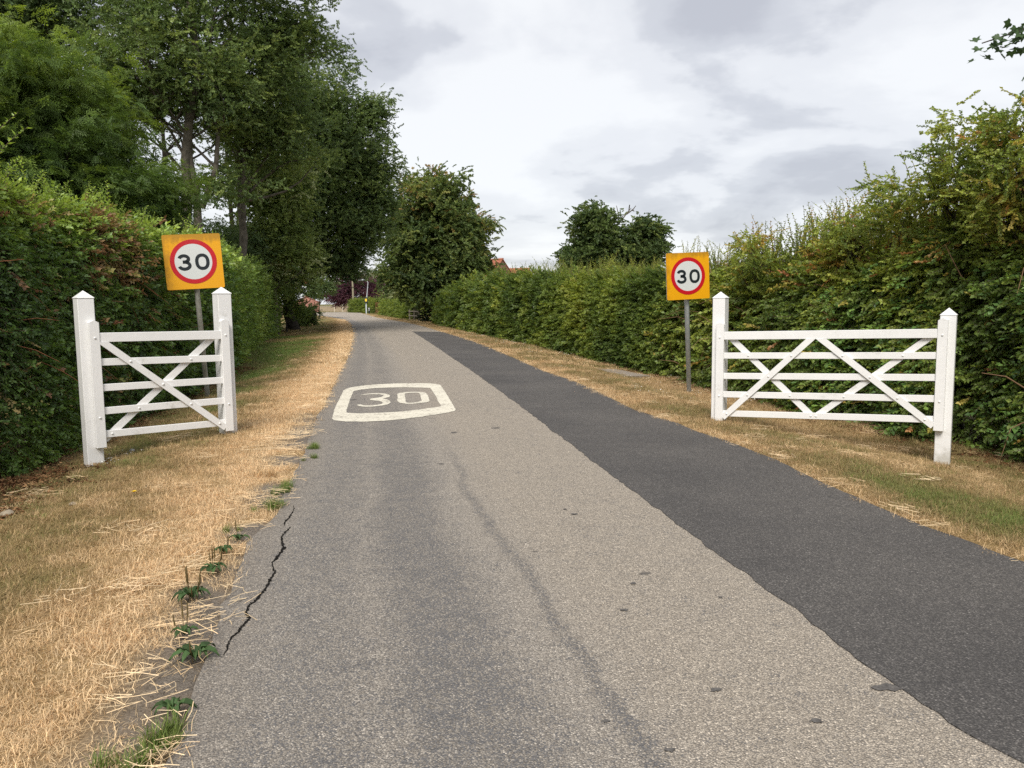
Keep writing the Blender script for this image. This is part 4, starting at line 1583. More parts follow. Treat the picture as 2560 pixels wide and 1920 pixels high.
    crown_tree('walnut_tree', 'distant round tree with twin crown and bare twigs on top beyond the hedge', (b.x, b.y), 8.0, 0.35,
               [px_blob(1492, 592, 72, 62, 80, 2.8, 110), px_blob(1608, 604, 72, 50, 66, 2.6, 80), px_blob(1455, 650, 72, 55, 40, 2.4, 50), px_blob(1550, 650, 72, 100, 40, 2.6, 60)],
               SRC['syc'], 131, clump_r=0.9, per=28, tint=(0.0, 0.7), bark='bark_dark', limbs=40, extra=bare, top_light=0.2)
    # beyond the bend
    b = at_depth(905, 770, 150)
    crown_tree('plum_tree', 'dark purple leaved tree behind the far clipped hedge', (b.x, b.y), 6.0, 0.25,
               [px_blob(880, 720, 150, 54, 38, 3.6, 140), px_blob(938, 728, 149, 32, 32, 3.0, 90), px_blob(856, 746, 148, 28, 20, 2.0, 50)],
               SRC['plum'], 140, clump_r=1.1, per=20, tint=(0.0, 0.9), bark='bark_dark', limbs=20)
    for k, (px, py, Y, rx, rz, lab) in enumerate([(912, 694, 190, 24, 26, 'hazy olive tree top above the purple tree'), (946, 690, 200, 16, 34, 'slim pale birch above the purple tree'), (800, 700, 195, 60, 50, 'dark far tree behind the pink brick cottage'),
                                                  (1010, 742, 110, 30, 24, 'light green shrub beside the ivy clad sycamore'), (985, 735, 135, 26, 26, 'small garden tree behind the far hedge')]):
        b = at_depth(px, 770, Y)
        crown_tree('garden_tree', lab, (b.x, b.y), (760 - py + rz) / FPX * Y * 0.8, 0.12, [px_blob(px, py, Y, rx, rz, 2.2, 40)], SRC['syc'] if k in (2, 4) else SRC['pale'], 150 + k, clump_r=1.0, per=30 if k == 2 else 16, tint=(0.0, 0.9), limbs=12)
    # low dark growth closing the view under the big tree
    for k, (px, py, Y, rx, rz, src, lab) in enumerate([(716, 752, 47.5, 36, 44, 'haw_far', 'dark leafy shrub hiding the trunk of the tree with the sawn limb'), (742, 785, 56, 16, 26, 'haw_far', 'brownish shrub between the privet hedge and the box hedge'), (795, 738, 185, 26, 12, 'syc', 'dark round shrub above the low garden wall'),
                                                       (800, 716, 85, 44, 30, 'poplar', 'dark undergrowth below the sawn limb'), (1000, 787, 108, 11, 9, 'syc', 'small round shrub at the end of the far hedge')]):
        b = at_depth(px, 790, Y)
        crown_tree('shrub', lab, (b.x, b.y), 1.5, 0.05, [px_blob(px, py, Y, rx, rz, 1.4, 30)], SRC[src], 160 + k, clump_r=0.8, per=24, tint=(0.0, 0.55), bark='bark_dark', limbs=8, cat='shrub')


# ------------------------------------------------------------------ hedges
def left_tint(pos, s, hh, Hk, inset, rng):
    n = fbm(pos * 1.6 + 2.0, 3)
    top = smooth(0.72, 0.98, hh / np.maximum(Hk, 0.1))
    t = 0.05 + 0.50 * np.clip((n - 0.3) * 2.2, 0, 1) * (1 - top) + top * rng.uniform(0.45, 0.8, len(s)) + rng.normal(0, 0.07, len(s))
    t = np.clip(t, 0, 0.8)
    b = fbm(pos * np.array([1.1, 1.1, 0.9]) + 31, 3)
    near = 1 - smooth(12, 17, pos[:, 1])
    p = near * (0.52 * smooth(0.50, 0.68, b) * smooth(0.35, 0.75, hh / np.maximum(Hk, .1)) + 0.05)
    return np.where(rng.random(len(s)) < p, rng.uniform(0.84, 1.0, len(s)), t)


def right_tint(lo, hi, yellow):
    def fn(pos, s, hh, Hk, inset, rng):
        n = fbm(pos * 1.3 + 12.0, 3)
        rel = hh / np.maximum(Hk, 0.1)
        t = lo + (hi - lo) * np.clip((n - 0.28) * 2.0, 0, 1) + 0.28 * smooth(0.5, 1.0, rel) + rng.normal(0, 0.08, len(s))
        t = np.clip(t, 0, 0.78)
        b = fbm(pos * 0.9 + 70, 3)
        p = yellow * smooth(0.55, 1.0, rel) * smooth(0.42, 0.62, b) + 0.02
        return np.where(rng.random(len(s)) < p, rng.uniform(0.82, 1.0, len(s)), t)
    return fn


def left_twigs(root, section, total, rng, org):
    tubes = []
    m = 60
    s = rng.uniform(0.45, 0.8, m) * total
    ph = np.arcsin(rng.uniform(0.3, 1.0, m) ** (1 / 0.38)) * 0.98
    pos, nr, *_ = section(s, ph, np.full(m, 0.0))
    for p, n_ in zip(pos, nr):
        d = unit(np.array([rng.normal(0, .5), rng.normal(0, .5), rng.normal(-0.3, 0.5)]) + n_ * 0.3)
        L_ = rng.uniform(0.25, 0.7)
        q = p - org + n_ * 0.04
        tubes.append(([q, q + d * L_ * 0.5 + np.array([0, 0, 0.03]), q + d * L_], [0.005, 0.004, 0.002]))
    tag(tube_mesh('dry_twigs', tubes, M['dry_twig'], root, 4), kind='stuff')


M['dry_twig'] = plain('dry_twig', (0.20, 0.085, 0.045), 0.9, 0.1, 0.3, 8)
M['cane'] = plain('bramble_cane', (0.19, 0.115, 0.065), 0.8, 0.2, 0.3, 8)


def canes(root, section, total, rng, org):
    """arching bramble canes and bare twigs that show on the shaded face"""
    tubes = []
    m = 70
    s = rng.uniform(0.35, 0.98, m) * total
    ph = np.arcsin(rng.uniform(0.05, 0.95, m) ** (1 / 0.38)) * 0.98
    pos, nr, *_ = section(s, ph, np.full(m, 0.05))
    for p, n_ in zip(pos, nr):
        d = unit(np.array([rng.normal(0, .6), rng.normal(0, .6), rng.normal(0.2, 0.8)]))
        L_ = rng.uniform(0.4, 1.3)
        q = p - org
        a = q
        b = q + d * L_ * 0.5 + n_ * 0.16 + np.array([0, 0, 0.05])
        c = q + d * L_ + n_ * 0.05 - np.array([0, 0, 0.12])
        r = rng.uniform(0.004, 0.010)
        tubes.append(([a, (a + b) / 2 + n_ * 0.05, b, (b + c) / 2, c], [r, r, r * 0.8, r * 0.6, r * 0.4]))
    tag(tube_mesh('canes', tubes, M['cane'], root, 4), kind='stuff')


def brambles(root, section, total, rng, org):
    canes(root, section, total, rng, org)
    m = 2600
    s = rng.uniform(0.3, 1.0, m) * total
    ph = np.arcsin(np.clip(rng.uniform(0.0, 1.0, m), 0, 1) ** (1 / 0.38)) * 0.99
    pos, nr, Hk, hh = section(s, ph, rng.exponential(0.08, m) - 0.06)
    keep = fbm(pos * 1.1 + 5, 3) > 0.47
    pos, nr = pos[keep], nr[keep]
    k = len(pos)
    az = np.arctan2(nr[:, 1], nr[:, 0]) + rng.normal(0, 0.7, k)
    rot = np.column_stack([rng.normal(0, .4, k), rng.normal(0.6, .35, k), az])
    t = np.where(rng.random(k) < 0.015, 1.0, rng.uniform(0.1, 0.9, k))
    scatter('bramble_leaves', SRC['bramble'], pos, rot, rng.uniform(0.7, 1.2, k), t, root, origin=org)


def hedges():
    hedge('dense green hedge flecked with dry brown leaves behind the narrow white gate', HEDGE_L, 2.2, [3.4, 3.4, 3.4, 3.3, 3.25, 3.3], -1, SRC['hedge'], 300, 21, left_tint,
          SRC['hedge_shoot'], 1300, (0.8, 1.7), lump=0.22, extra=left_twigs, shoot_tint=(0.55, 0.8))
    hedge('pale green privet hedge with a rounded end beyond the tilted speed sign', HEDGE_L2, 2.4, [3.4, 3.5, 3.4, 3.2], -1, SRC['privet'], 330, 22, std_tint(0.1, 0.9, amp=0.8, fr=0.8),
          SRC['privet_shoot'], 500, (0.6, 1.1), round_ends=(0, 3.0), lump=0.25, scale_fn=lambda c: np.clip(c / 14.0, 1, 3))
    hedge('tall tangled hawthorn and bramble hedge behind the wide white gate', HEDGE_R_NEAR, 2.4, [3.6, 3.6, 3.6, 3.55, 3.35, 2.8], 1, SRC['haw'], 290, 23, right_tint(0.15, 0.65, 0.35),
          SRC['haw_shoot'], 900, (0.8, 2.2), lump=0.34, extra=brambles, round_=0.5, batter=0.3)
    hedge('hawthorn hedge with ragged yellowing top beside the upright speed sign', HEDGE_R_MID, 2.4, [2.85, 2.65, 2.5], 1, SRC['haw'], 300, 24, right_tint(0.12, 0.65, 0.45),
          SRC['haw_shoot'], 620, (0.8, 2.0), lump=0.32, extra=canes, round_=0.5, batter=0.25)
    hedge('long clipped hawthorn hedge with spiky pale top running to the bend', HEDGE_R_FAR, 2.2, [2.5, 2.5, 2.55, 2.55, 2.2, 1.8], 1, SRC['haw_far'], 330, 25, std_tint(0.0, 0.75, amp=0.8, fr=0.7),
          SRC['haw_shoot'], 1500, (0.8, 1.7), round_ends=(0, 2.0), lump=0.20, scale_fn=lambda c: np.clip(c / 16.0, 1, 3), batter=0.3, shoot_tint=(0.5, 0.8))
    # straggling hawthorn tops above the near hedge
    for k, (px, py, Y, rx, rz, n, lab) in enumerate([
            (1880, 610, 15.5, 50, 60, 16, 'straggling hawthorn top just right of the upright speed sign'),
            (2120, 560, 13.0, 70, 60, 20, 'low hawthorn top above the middle of the wide gate'),
            (2250, 500, 11.8, 70, 90, 24, 'thin hawthorn top with bare twigs against the cloud'),
            (2400, 410, 10.5, 100, 130, 34, 'tallest hawthorn top with reddish leaves near the frame edge'),
            (2545, 400, 9.4, 75, 170, 44, 'dark hawthorn branches at the very edge of the view')]):
        c = at_depth(px, py, Y)
        bx, by = c.x + 0.5, c.y + 0.5
        crown_tree('hawthorn_bush', lab, (bx, by), max(2.0, c.z + 0.2), 0.028, [px_blob(px, py + 20, Y, rx, rz * 1.15, 0.8, int(n * 1.25))], SRC['haw'], 200 + k, clump_r=0.42, per=13, tint=(0.3, 0.95), bark='bark_dark',
                   limbs=n, cat='bush', scale=(0.7, 1.2), shell=0.5)


trees()
hedges()


def maple_leaf_pts():
    out = []
    for k in range(5):
        a = math.radians(90 + (k - 2) * 52)
        r = (1.0, 0.92, 0.70)[abs(k - 2)]
        out.append((math.cos(a - 0.40) * 0.56, math.sin(a - 0.40) * 0.56))
        out.append((math.cos(a) * r, math.sin(a) * r))
    a = math.radians(90 + 2 * 52 + 30)
    out.append((math.cos(a) * 0.4, math.sin(a) * 0.4))
    out.append((0, -0.08))
    return out


def overhang():
    """maple whose trunk stands outside the view on the right; one branch reaches in"""
    rng = np.random.default_rng(77)
    base = (6.9, 6.6)
    root = empty('maple_tree', (base[0], base[1], gz(*base)), 'maple branch with dark lobed leaves reaching into the top corner of the sky', 'tree')
    org = Vector(root.location)
    tip = at_depth(2455, 108, 6.6)
    top = Vector((6.9, 6.7, 4.35))
    mb = MB()
    mb.tube([Vector((0, 0, -0.1)), Vector((0.05, 0, 2.0)), top - org, top - org + Vector((0.2, 0, 2.5))], [0.16, 0.13, 0.10, 0.05], 10)
    mb.build('trunk', M['bark_dark'], root)
    mb = MB()
    mids = [top, top.lerp(tip, 0.35) + Vector((0, 0, 0.10)), top.lerp(tip, 0.7) + Vector((0, 0, 0.06)), tip]
    mb.tube([p - org for p in mids], [0.03, 0.02, 0.012, 0.005], 6)
    low = at_depth(2565, 190, 6.5)
    mb.tube([p - org for p in (mids[1], mids[1].lerp(low, 0.5) + Vector((0, 0, .05)), low)], [0.012, 0.008, 0.004], 5)
    mb.build('branch', M['bark_dark'], root)
    shape = maple_leaf_pts()
    V, F, LV = [], [], []
    for (a, b, n) in ((mids[1], mids[2], 16), (mids[2].lerp(tip, 0.35), tip, 72), (mids[1].lerp(low, .5), low, 10), (top, mids[1], 14)):
        for i in range(n):
            p = a.lerp(b, rng.random()) + Vector(rng.normal(0, 0.055, 3)) - Vector((0, 0, rng.uniform(0.0, 0.10)))
            d = Vector((rng.normal(-0.5, 0.5), rng.normal(-0.1, 0.5), rng.normal(-0.55, 0.3))).normalized()
            nn = Vector((rng.normal(0, .5), rng.normal(-.5, .5), 1)).normalized()
            s = d.cross(nn).normalized()
            nn = s.cross(d)
            z = rng.uniform(0.038, 0.066)
            b0 = len(V)
            c = rng.random()
            for (x, y) in shape:
                V.append(tuple(p - org + s * x * z + d * y * z + nn * abs(x) * z * 0.25)); LV.append(c)
            m = len(shape)
            F += [(b0 + m - 1, b0 + j, b0 + j + 1) for j in range(m - 2)]
    me = bpy.data.meshes.new('leaves')
    me.from_pydata(V, [], F)
    at = me.attributes.new('lv', 'FLOAT', 'POINT')
    at.data.foreach_set('value', np.array(LV, dtype=np.float32))
    me.materials.append(M['syc_leaf'])
    tag(link('leaves', me, root), kind='stuff')


overhang()


# ------------------------------------------------------------------ grass, straw, litter
def verge_points(n, ylo, yhi, xlo, xhi, rng, dmax_l=3.6, dmax_r=4.0):
    P = np.column_stack([rng.uniform(xlo, xhi, n), rng.uniform(ylo, yhi, n)])
    g, l, d, right, hd = verge_fields(P)
    hedge_side_l = side_of(P, ALL_L)
    hedge_side_r = side_of(P, ALL_R)
    ok = (d > -0.02) & np.where(right, hedge_side_r < 0.25, hedge_side_l < 0.25) & (d < 6)
    return P[ok], g[ok], l[ok], d[ok], right[ok], hd[ok]


def side_of(P, line):
    """metres beyond the hedge line (towards the hedge), negative on the road side"""
    y = np.clip(P[:, 1], line[0, 1], line[-1, 1])
    x = np.interp(y, line[:, 1], line[:, 0])
    return (P[:, 0] - x) if line is ALL_R else (x - P[:, 0])


def grass():
    rng = np.random.default_rng(31)
    sets = []
    for (n, ylo, yhi, xlo, xhi, src, sc) in ((15500, 1.6, 9.5, -6.5, 7.5, 'grass', (0.8, 1.3)), (17000, 9.5, 20, -8, 6, 'grass', (1.0, 1.6)),
                                             (17000, 20, 44, -15, 5, 'grass_far', (0.9, 1.5)), (9000, 44, 100, -28, -2, 'grass_far', (1.2, 2.2))):
        P, g, l, d, right, hd = verge_points(n, ylo, yhi, xlo, xhi, rng)
        keep = rng.random(len(P)) > l * 0.75
        # worn, broken edge of the left verge
        ragged = fbm(P * 2.2 + 3, 3)
        keep &= (d > 0.16 * ragged + 0.0) | (rng.random(len(P)) < 0.25)
        keep &= rng.random(len(P)) > crumbs(P) * 0.9
        P, g, d = P[keep], g[keep], d[keep]
        z = ground_z(P)
        k = len(P)
        t = np.clip(g + rng.normal(0, 0.13, k), 0, 1)
        rot = np.column_stack([rng.normal(0, .08, k), rng.normal(0, .08, k), rng.uniform(0, 6.3, k)])
        s = rng.uniform(*sc, k)
        sets.append((src, np.column_stack([P, z]), rot, s, t))
    for src in ('grass', 'grass_far'):
        sel = [q for q in sets if q[0] == src]
        o = scatter('verge_grass', SRC[src], np.vstack([q[1] for q in sel]), np.vstack([q[2] for q in sel]), np.concatenate([q[3] for q in sel]), np.concatenate([q[4] for q in sel]))
        tag(o, 'parched short grass turning from straw to green on the ' + ('near verges' if src == 'grass' else 'far verges'), 'grass', kind='stuff')
    # long straw raked along the edge of the left verge, thinner elsewhere
    P, g, l, d, right, hd = verge_points(26000, 1.6, 26, -8, 7, rng)
    w = np.where(right, 0.10 * smooth(0.3, 0.0, d) + 0.035, 0.42 * smooth(0.6, 0.1, d) + 0.018 + 0.06 * smooth(1.3, 0.5, d))
    w = w * (0.35 + 1.2 * smooth(0.35, 0.65, fbm(P * 2.0 + 8, 3)))
    w *= 0.8 * (1 - 0.6 * smooth(10, 20, P[:, 1]))
    keep = (rng.random(len(P)) < w) & (l < 0.6)
    P, d = P[keep], d[keep]
    k = len(P)
    z = np.maximum(ground_z(P), np.where(d < 0.1, 0.003, -9)) + 0.022 * rng.random(k)
    o = scatter('straw', SRC['straw'], np.column_stack([P, z]), np.column_stack([rng.normal(0, .05, k), rng.normal(0, .05, k), rng.uniform(0, 6.3, k)]), rng.uniform(0.6, 1.25, k), rng.random(k))
    tag(o, 'cut dry straw strewn along the edges of the road', 'straw', kind='stuff')
    # dead leaves at the foot of the hedges
    P = np.column_stack([rng.uniform(-8.5, 7, 24000), rng.uniform(2, 22, 24000)])
    g, l, d, right, hd = verge_fields(P)
    keep = (d > 0.4) & (rng.random(len(P)) < l ** 1.2 * np.where(right, 0.55, 1.0)) & (np.where(right, side_of(P, ALL_R), side_of(P, ALL_L)) < 0.5)
    P = P[keep]
    k = len(P)
    o = scatter('leaf_litter', SRC['litter'], np.column_stack([P, ground_z(P)]), np.column_stack([rng.normal(0, .1, k), rng.normal(0, .1, k), rng.uniform(0, 6.3, k)]), rng.uniform(0.6, 1.1, k), rng.random(k))
    tag(o, 'brown dead leaves lying along the foot of the hedges', 'leaf litter', kind='stuff')
    # daisies in the right verge
    P, g, l, d, right, hd = verge_points(5000, 12, 40, -4, 6, rng)
    nz = fbm(P * 0.6 + 77, 3)
    keep = right & (d > 0.5) & (rng.random(len(P)) < 0.35 * smooth(0.45, 0.62, nz))
    P = P[keep]
    k = len(P)
    o = scatter('daisies', SRC['daisy'], np.column_stack([P, ground_z(P) + 0.05]), np.column_stack([rng.normal(0, .1, k), rng.normal(0, .1, k), rng.uniform(0, 6.3, k)]), rng.uniform(0.7, 1.3, k), rng.random(k))
    tag(o, 'tiny white daisies dotted over the right hand verge', 'daisies', kind='stuff')
    # paint flakes by the near post of the narrow gate
    c = on_ground(262, 1160)
    P = np.column_stack([c.x + 0.10 + rng.normal(0, 0.13, 16), c.y + rng.normal(0, 0.13, 16)])
    k = len(P)
    o = scatter('paint_flakes', SRC['flake'], np.column_stack([P, ground_z(P) + 0.03]), np.column_stack([rng.normal(0, .2, k), rng.normal(0, .2, k), rng.uniform(0, 6.3, k)]), rng.uniform(0.5, 1.1, k), rng.random(k))
    tag(o, 'flakes of white paint in the grass at the foot of the gate post', 'paint flakes', kind='stuff')


grass()


# ------------------------------------------------------------------ weeds at the road edge
def plantain(px, py, label, seed, size=1.0, spikes=4, leaves=11):
    rng = np.random.default_rng(seed)
    p = on_ground(px, py)
    root = empty('plantain', (p.x, p.y, max(p.z, -0.01)), label, 'weed', 'plantains along the broken road edge')
    V, F, LV = [], [], []
    for i in range(leaves):
        az = i * 2.4 + rng.uniform(-.4, .4)
        L_ = size * rng.uniform(0.04, 0.105)
        w = L_ * rng.uniform(0.36, 0.5)
        b = len(V)
        d = np.array([math.cos(az), math.sin(az), 0])
        s = np.array([-d[1], d[0], 0])
        c = rng.random()
        prof = [(0.0, 0.10, 0.01), (0.25, 0.35, 0.035), (0.5, 0.5, 0.05), (0.78, 0.36, 0.042), (1.0, 0.02, 0.02)]
        for t, hw, h in prof:
            m = d * L_ * t + np.array([0, 0, h * size])
            V += [m - s * w * hw + np.array([0, 0, 0.008]), m, m + s * w * hw + np.array([0, 0, 0.008])]
            LV += [c] * 3
        for k in range(4):
            o = b + 3 * k
            F += [(o, o + 1, o + 4, o + 3), (o + 1, o + 2, o + 5, o + 4)]
    me = bpy.data.meshes.new('leaves')
    me.from_pydata([tuple(v) for v in V], [], F)
    a = me.attributes.new('lv', 'FLOAT', 'POINT')
    a.data.foreach_set('value', np.array(LV, dtype=np.float32))
    me.materials.append(M['weed_leaf'])
    link('leaves', me, root)
    for i in range(spikes):
        mb = MB()
        az, h = rng.uniform(0, 6.28), size * rng.uniform(0.07, 0.21)
        bx, by = math.cos(az) * 0.03, math.sin(az) * 0.03
        mb.tube([(bx, by, 0.01), (bx * 1.4, by * 1.4, h * 0.5), (bx * 1.6, by * 1.6, h * 0.55), (bx * 1.8, by * 1.8, h)], [0.0018, 0.0018, 0.0045, 0.0025], 6)
        mb.build('seed_spike', M['seed'], root)


def tuft(px, py, label, seed, size=1.0, n=5, green=0.95):
    rng = np.random.default_rng(seed)
    p = on_ground(px, py)
    k = n
    pts = np.column_stack([p.x + rng.normal(0, 0.05 * size, k), p.y + rng.normal(0, 0.07 * size, k), np.full(k, max(p.z, -0.005))])
    root = empty('grass_tuft', tuple(p), label, 'grass tuft', 'grass tufts along the broken road edge')
    scatter('blades', SRC['grass_up'], pts, np.column_stack([rng.normal(0, .1, k), rng.normal(0, .1, k), rng.uniform(0, 6.3, k)]), rng.uniform(0.6, 1.0, k) * size, np.clip(rng.normal(green, 0.07, k), 0, 1), root, origin=np.array(root.location))


def weeds():
    plantain(481, 1501, 'plantain rosette with tall seed spikes left of the middle of the crack', 301, 1.1, 6, 14)
    plantain(533, 1432, 'plantain with spikes left of the upper part of the crack', 302, 0.9, 5, 11)
    plantain(560, 1385, 'flat plantain rosette without spikes below the grey bud', 303, 0.85, 1, 9)
    plantain(596, 1355, 'small plantain touching the asphalt near the top of the crack', 304, 0.8, 1, 9)
    plantain(462, 1592, 'plantain half buried in straw with three brown spikes', 305, 0.8, 3, 6)
    plantain(490, 1660, 'large broad leaved plantain level with the bottom of the crack', 306, 1.15, 1, 14)
    plantain(432, 1790, 'broad leaved weed on bare asphalt crumbs near the bottom of the view', 307, 0.9, 0, 11)
    tuft(782, 1130, 'green grass tuft growing on the asphalt edge level with the gate post foot', 311, 0.8, 7)
    tuft(776, 1158, 'green grass tuft just below the one level with the gate post foot', 318, 0.7, 5)
    tuft(706, 1236, 'green grass tuft edging the asphalt above the crack', 312, 0.9, 8)
    tuft(682, 1277, 'bright grass tuft edging the asphalt level with the top of the crack', 313, 0.9, 9)
    tuft(405, 1868, 'bright green grass tuft near the bottom of the view', 314, 0.9, 8)
    tuft(350, 1898, 'green grass tuft cut by the bottom of the view', 315, 0.9, 8)
    tuft(672, 1195, 'tall dry brown grass tuft standing in the straw', 316, 1.0, 4, 0.35)
    tuft(570, 1335, 'thin green grass tuft among straw above the flat plantain', 317, 0.7, 3)
    # dandelion
    p = on_ground(335, 1245)
    root = empty('dandelion', tuple(p), 'single yellow dandelion flower in the parched grass', 'flower')
    mb = MB()
    mb.tube([(0, 0, 0), (0.004, 0, 0.05)], [0.002, 0.002], 5)
    mb.build('stem', M['weed_leaf'], root)
    mb = MB()
    for k in range(22):
        a = k * 2.4
        r = 0.004 + 0.020 * (k / 22)
        d = Vector((math.cos(a), math.sin(a), 0))
        s = Vector((-d.y, d.x, 0)) * 0.004
        c = Vector((0.004, 0, 0.052))
        mb.add([c - s, c + s, c + d * r + s + Vector((0, 0, 0.008)), c + d * r - s + Vector((0, 0, 0.008))], [(0, 1, 2, 3)])
    mb.build('petals', M['dandelion'], root)
    # stones and a bit of rubbish in the grass
    for i, (px, py, r, mat, lab) in enumerate([(330, 1130, 0.035, 'sign_back', 'grey pebble standing in the grass by the narrow gate'), (182, 1263, 0.028, 'stone_pale', 'pale stone lying in the grass left of the dandelion'),
                                               (18, 1290, 0.05, 'stone_pale', 'pale broken stone at the foot of the hedge')]):
        p = on_ground(px, py)
        rng = np.random.default_rng(400 + i)
        bm = bmesh.new()
        bmesh.ops.create_icosphere(bm, subdivisions=2, radius=r)
        for v in bm.verts:
            v.co *= 1 + rng.normal(0, 0.08)
            v.co.z *= 0.7
        me = bpy.data.meshes.new('pebble')
        bm.to_mesh(me); bm.free()
        me.materials.append(M[mat])
        o = link('pebble', me, None, (p.x, p.y, p.z + r * 0.35))
        tag(o, lab, 'stone')
    # concrete cover in the right verge
    q = [on_ground(*c) for c in ((1492, 925), (1541, 926), (1626, 943), (1560, 944))]
    c = sum(q, Vector()) / 4
    mb = MB()
    top = [v - c + Vector((0, 0, 0.035)) for v in q]
    bot = [v - c - Vector((0, 0, 0.05)) for v in q]
    mb.add(bot + top, [(0, 1, 2, 3), (7, 6, 5, 4), (0, 4, 5, 1), (1, 5, 6, 2), (2, 6, 7, 3), (3, 7, 4, 0)])
    o = mb.build('concrete_slab', M['concrete'], None, c)
    tag(o, 'low concrete slab let into the right hand verge before the speed sign', 'slab')


M['weed_leaf_plain'] = M['weed_leaf']
weeds()


# ------------------------------------------------------------------ white field gates
def gate(label, P0, P1, top0, top1, rails0, rails1, st0, st1, braces, post_w, flip):
    """P0, P1: foot of the two posts. rails0/1: rail centre heights at either end. braces: (u0, rail, u1, rail, front?) along the clear width"""
    P0, P1 = Vector(P0), Vector(P1)
    u = Vector((P1.x - P0.x, P1.y - P0.y, 0)); W = u.length; u.normalize()
    n = Vector((u.y, -u.x, 0))
    if n.dot(Vector((-P0.x, -P0.y, 0))) < 0:
        n = -n
    z = Vector((0, 0, 1))
    root = empty('field_gate', (P0.x, P0.y, P0.z), label, 'gate')
    org = Vector((P0.x, P0.y, P0.z))
    hw = post_w / 2

    def at(a, b, h):     # along, towards the viewer, absolute height
        return Vector((P0.x, P0.y, 0)) + u * a + n * b + z * h - org
    for (a, base, top) in ((0.0, P0.z, top0), (W, P1.z, top1)):
        mb = MB()
        cap = 0.085
        lo = base - 0.25
        mb.frame_box(at(a, 0, (lo + top - cap) / 2), u, n, z, hw, hw, (top - cap - lo) / 2, bev=0.006)
        e = hw + 0.004
        b4 = [at(a, 0, top - cap + 0.001) + u * e * i + n * e * j for i, j in ((-1, -1), (1, -1), (1, 1), (-1, 1))]
        d4 = [q + z * 0.006 for q in b4]
        ap = at(a, 0, top)
        mb.add(b4 + d4 + [ap], [(0, 1, 2, 3), (0, 1, 5, 4), (1, 2, 6, 5), (2, 3, 7, 6), (3, 0, 4, 7), (4, 5, 8), (5, 6, 8), (6, 7, 8), (7, 4, 8)])
        mb.build('post', M['white'], root)
    sw, sdp = 0.10, 0.075
    # stiles are fixed to the viewer's side of the posts, inner half
    s0c, s1c = 0.045 + 0.0, W - 0.045
    nf = hw + sdp / 2 + 0.001
    for a, (zl, zh) in ((s0c, st0), (s1c, st1)):
        mb = MB()
        mb.frame_box(at(a, nf, (zl + zh - 0.025) / 2), u, n, z, sw / 2, sdp / 2, (zh - 0.025 - zl) / 2, bev=0.004)
        e = 0.0
        f = [at(a - sw / 2, nf + sdp / 2, zh - 0.0275), at(a + sw / 2, nf + sdp / 2, zh - 0.0275), at(a, nf + sdp / 2, zh),
             at(a - sw / 2, nf - sdp / 2, zh - 0.0275), at(a + sw / 2, nf - sdp / 2, zh - 0.0275), at(a, nf - sdp / 2, zh)]
        mb.add(f, [(0, 1, 2), (5, 4, 3), (0, 2, 5, 3), (2, 1, 4, 5)])
        mb.build('stile', M['white'], root)
    a0, a1 = s0c + sw / 2 + 0.0005, s1c - sw / 2 - 0.0005
    Wc = a1 - a0

    def rz(i, t):
        return rails0[i] * (1 - t) + rails1[i] * t
    for i in range(5):
        hh, th = (0.05, 0.028) if i == 0 else (0.0385, 0.014)
        mb = MB()
        A, B = at(a0, nf, rz(i, 0)), at(a1, nf, rz(i, 1))
        d = (B - A)
        L_ = d.length
        d.normalize()
        mb.frame_box((A + B) / 2, d, n, d.cross(n) * -1 if d.cross(n).z < 0 else d.cross(n), L_ / 2 + 0.0004, th, hh, bev=0.003)
        mb.build('rail', M['white'], root)

    def bolt(a, h, off):
        mb = MB()
        p = at(a, off, h)
        rings = [(0.013, 0.0), (0.012, 0.005), (0.008, 0.009), (0.002, 0.0105)]
        vs = []
        for r, o in rings:
            vs += [p + n * o + (u * math.cos(2 * math.pi * k / 10) + z * math.sin(2 * math.pi * k / 10)) * r for k in range(10)]
        fs = [(i * 10 + k, i * 10 + (k + 1) % 10, (i + 1) * 10 + (k + 1) % 10, (i + 1) * 10 + k) for i in range(3) for k in range(10)] + [tuple(range(30, 40))]
        mb.add(vs, fs, 0, True)
        mb.build('bolt', M['white'], root)
    off_f, off_b = nf + 0.014 + 0.0115, nf - 0.014 - 0.0115
    for (t0, r0, dz0, t1, r1, dz1, front) in braces:
        z0, z1 = rz(r0, t0) + dz0, rz(r1, t1) + dz1
        off = off_f if front else off_b
        A, B = at(a0 + Wc * t0, off, z0), at(a0 + Wc * t1, off, z1)
        d = (B - A)
        L_ = d.length
        d.normalize()
        side = n.cross(d).normalized()
        hwid = 0.036
        # ends cut plumb / level so that the brace tucks under the rail and against the stile
        mb = MB()
        vs = []
        for e, end in ((A, 0), (B, 1)):
            for sgn in (-1, 1):
                q = e + side * hwid * sgn
                # slide along the brace until the corner meets the level of the end point
                hi = (z1 if end else z0)
                top_end = (z1 > z0) == bool(end)
                if top_end and abs(d.z) > 0.05:
                    lvl = (hi - org.z)
                    q = q + d * ((lvl - q.z) / d.z)
                vs += [q + n * 0.011, q - n * 0.011]
        mb.add(vs, [(0, 2, 6, 4), (1, 5, 7, 3), (0, 1, 3, 2), (4, 6, 7, 5), (0, 4, 5, 1), (2, 3, 7, 6)])
        mb.build('brace', M['white'], root)
        for i in range(1, 5):
            # where the brace crosses this rail
            for t in np.linspace(0, 1, 200):
                if abs((z0 + (z1 - z0) * t) - rz(i, t0 + (t1 - t0) * t)) < 0.004:
                    bolt(a0 + Wc * (t0 + (t1 - t0) * t), rz(i, t0 + (t1 - t0) * t), (nf + 0.014 + 0.023) if front else (nf + 0.0142))
                    break
    for a, (zl, zh) in ((s0c, st0), (s1c, st1)):
        for h in (zh - 0.19, zl + 0.33):
            bolt(a, h, nf + sdp / 2 + 0.0002)
    return root


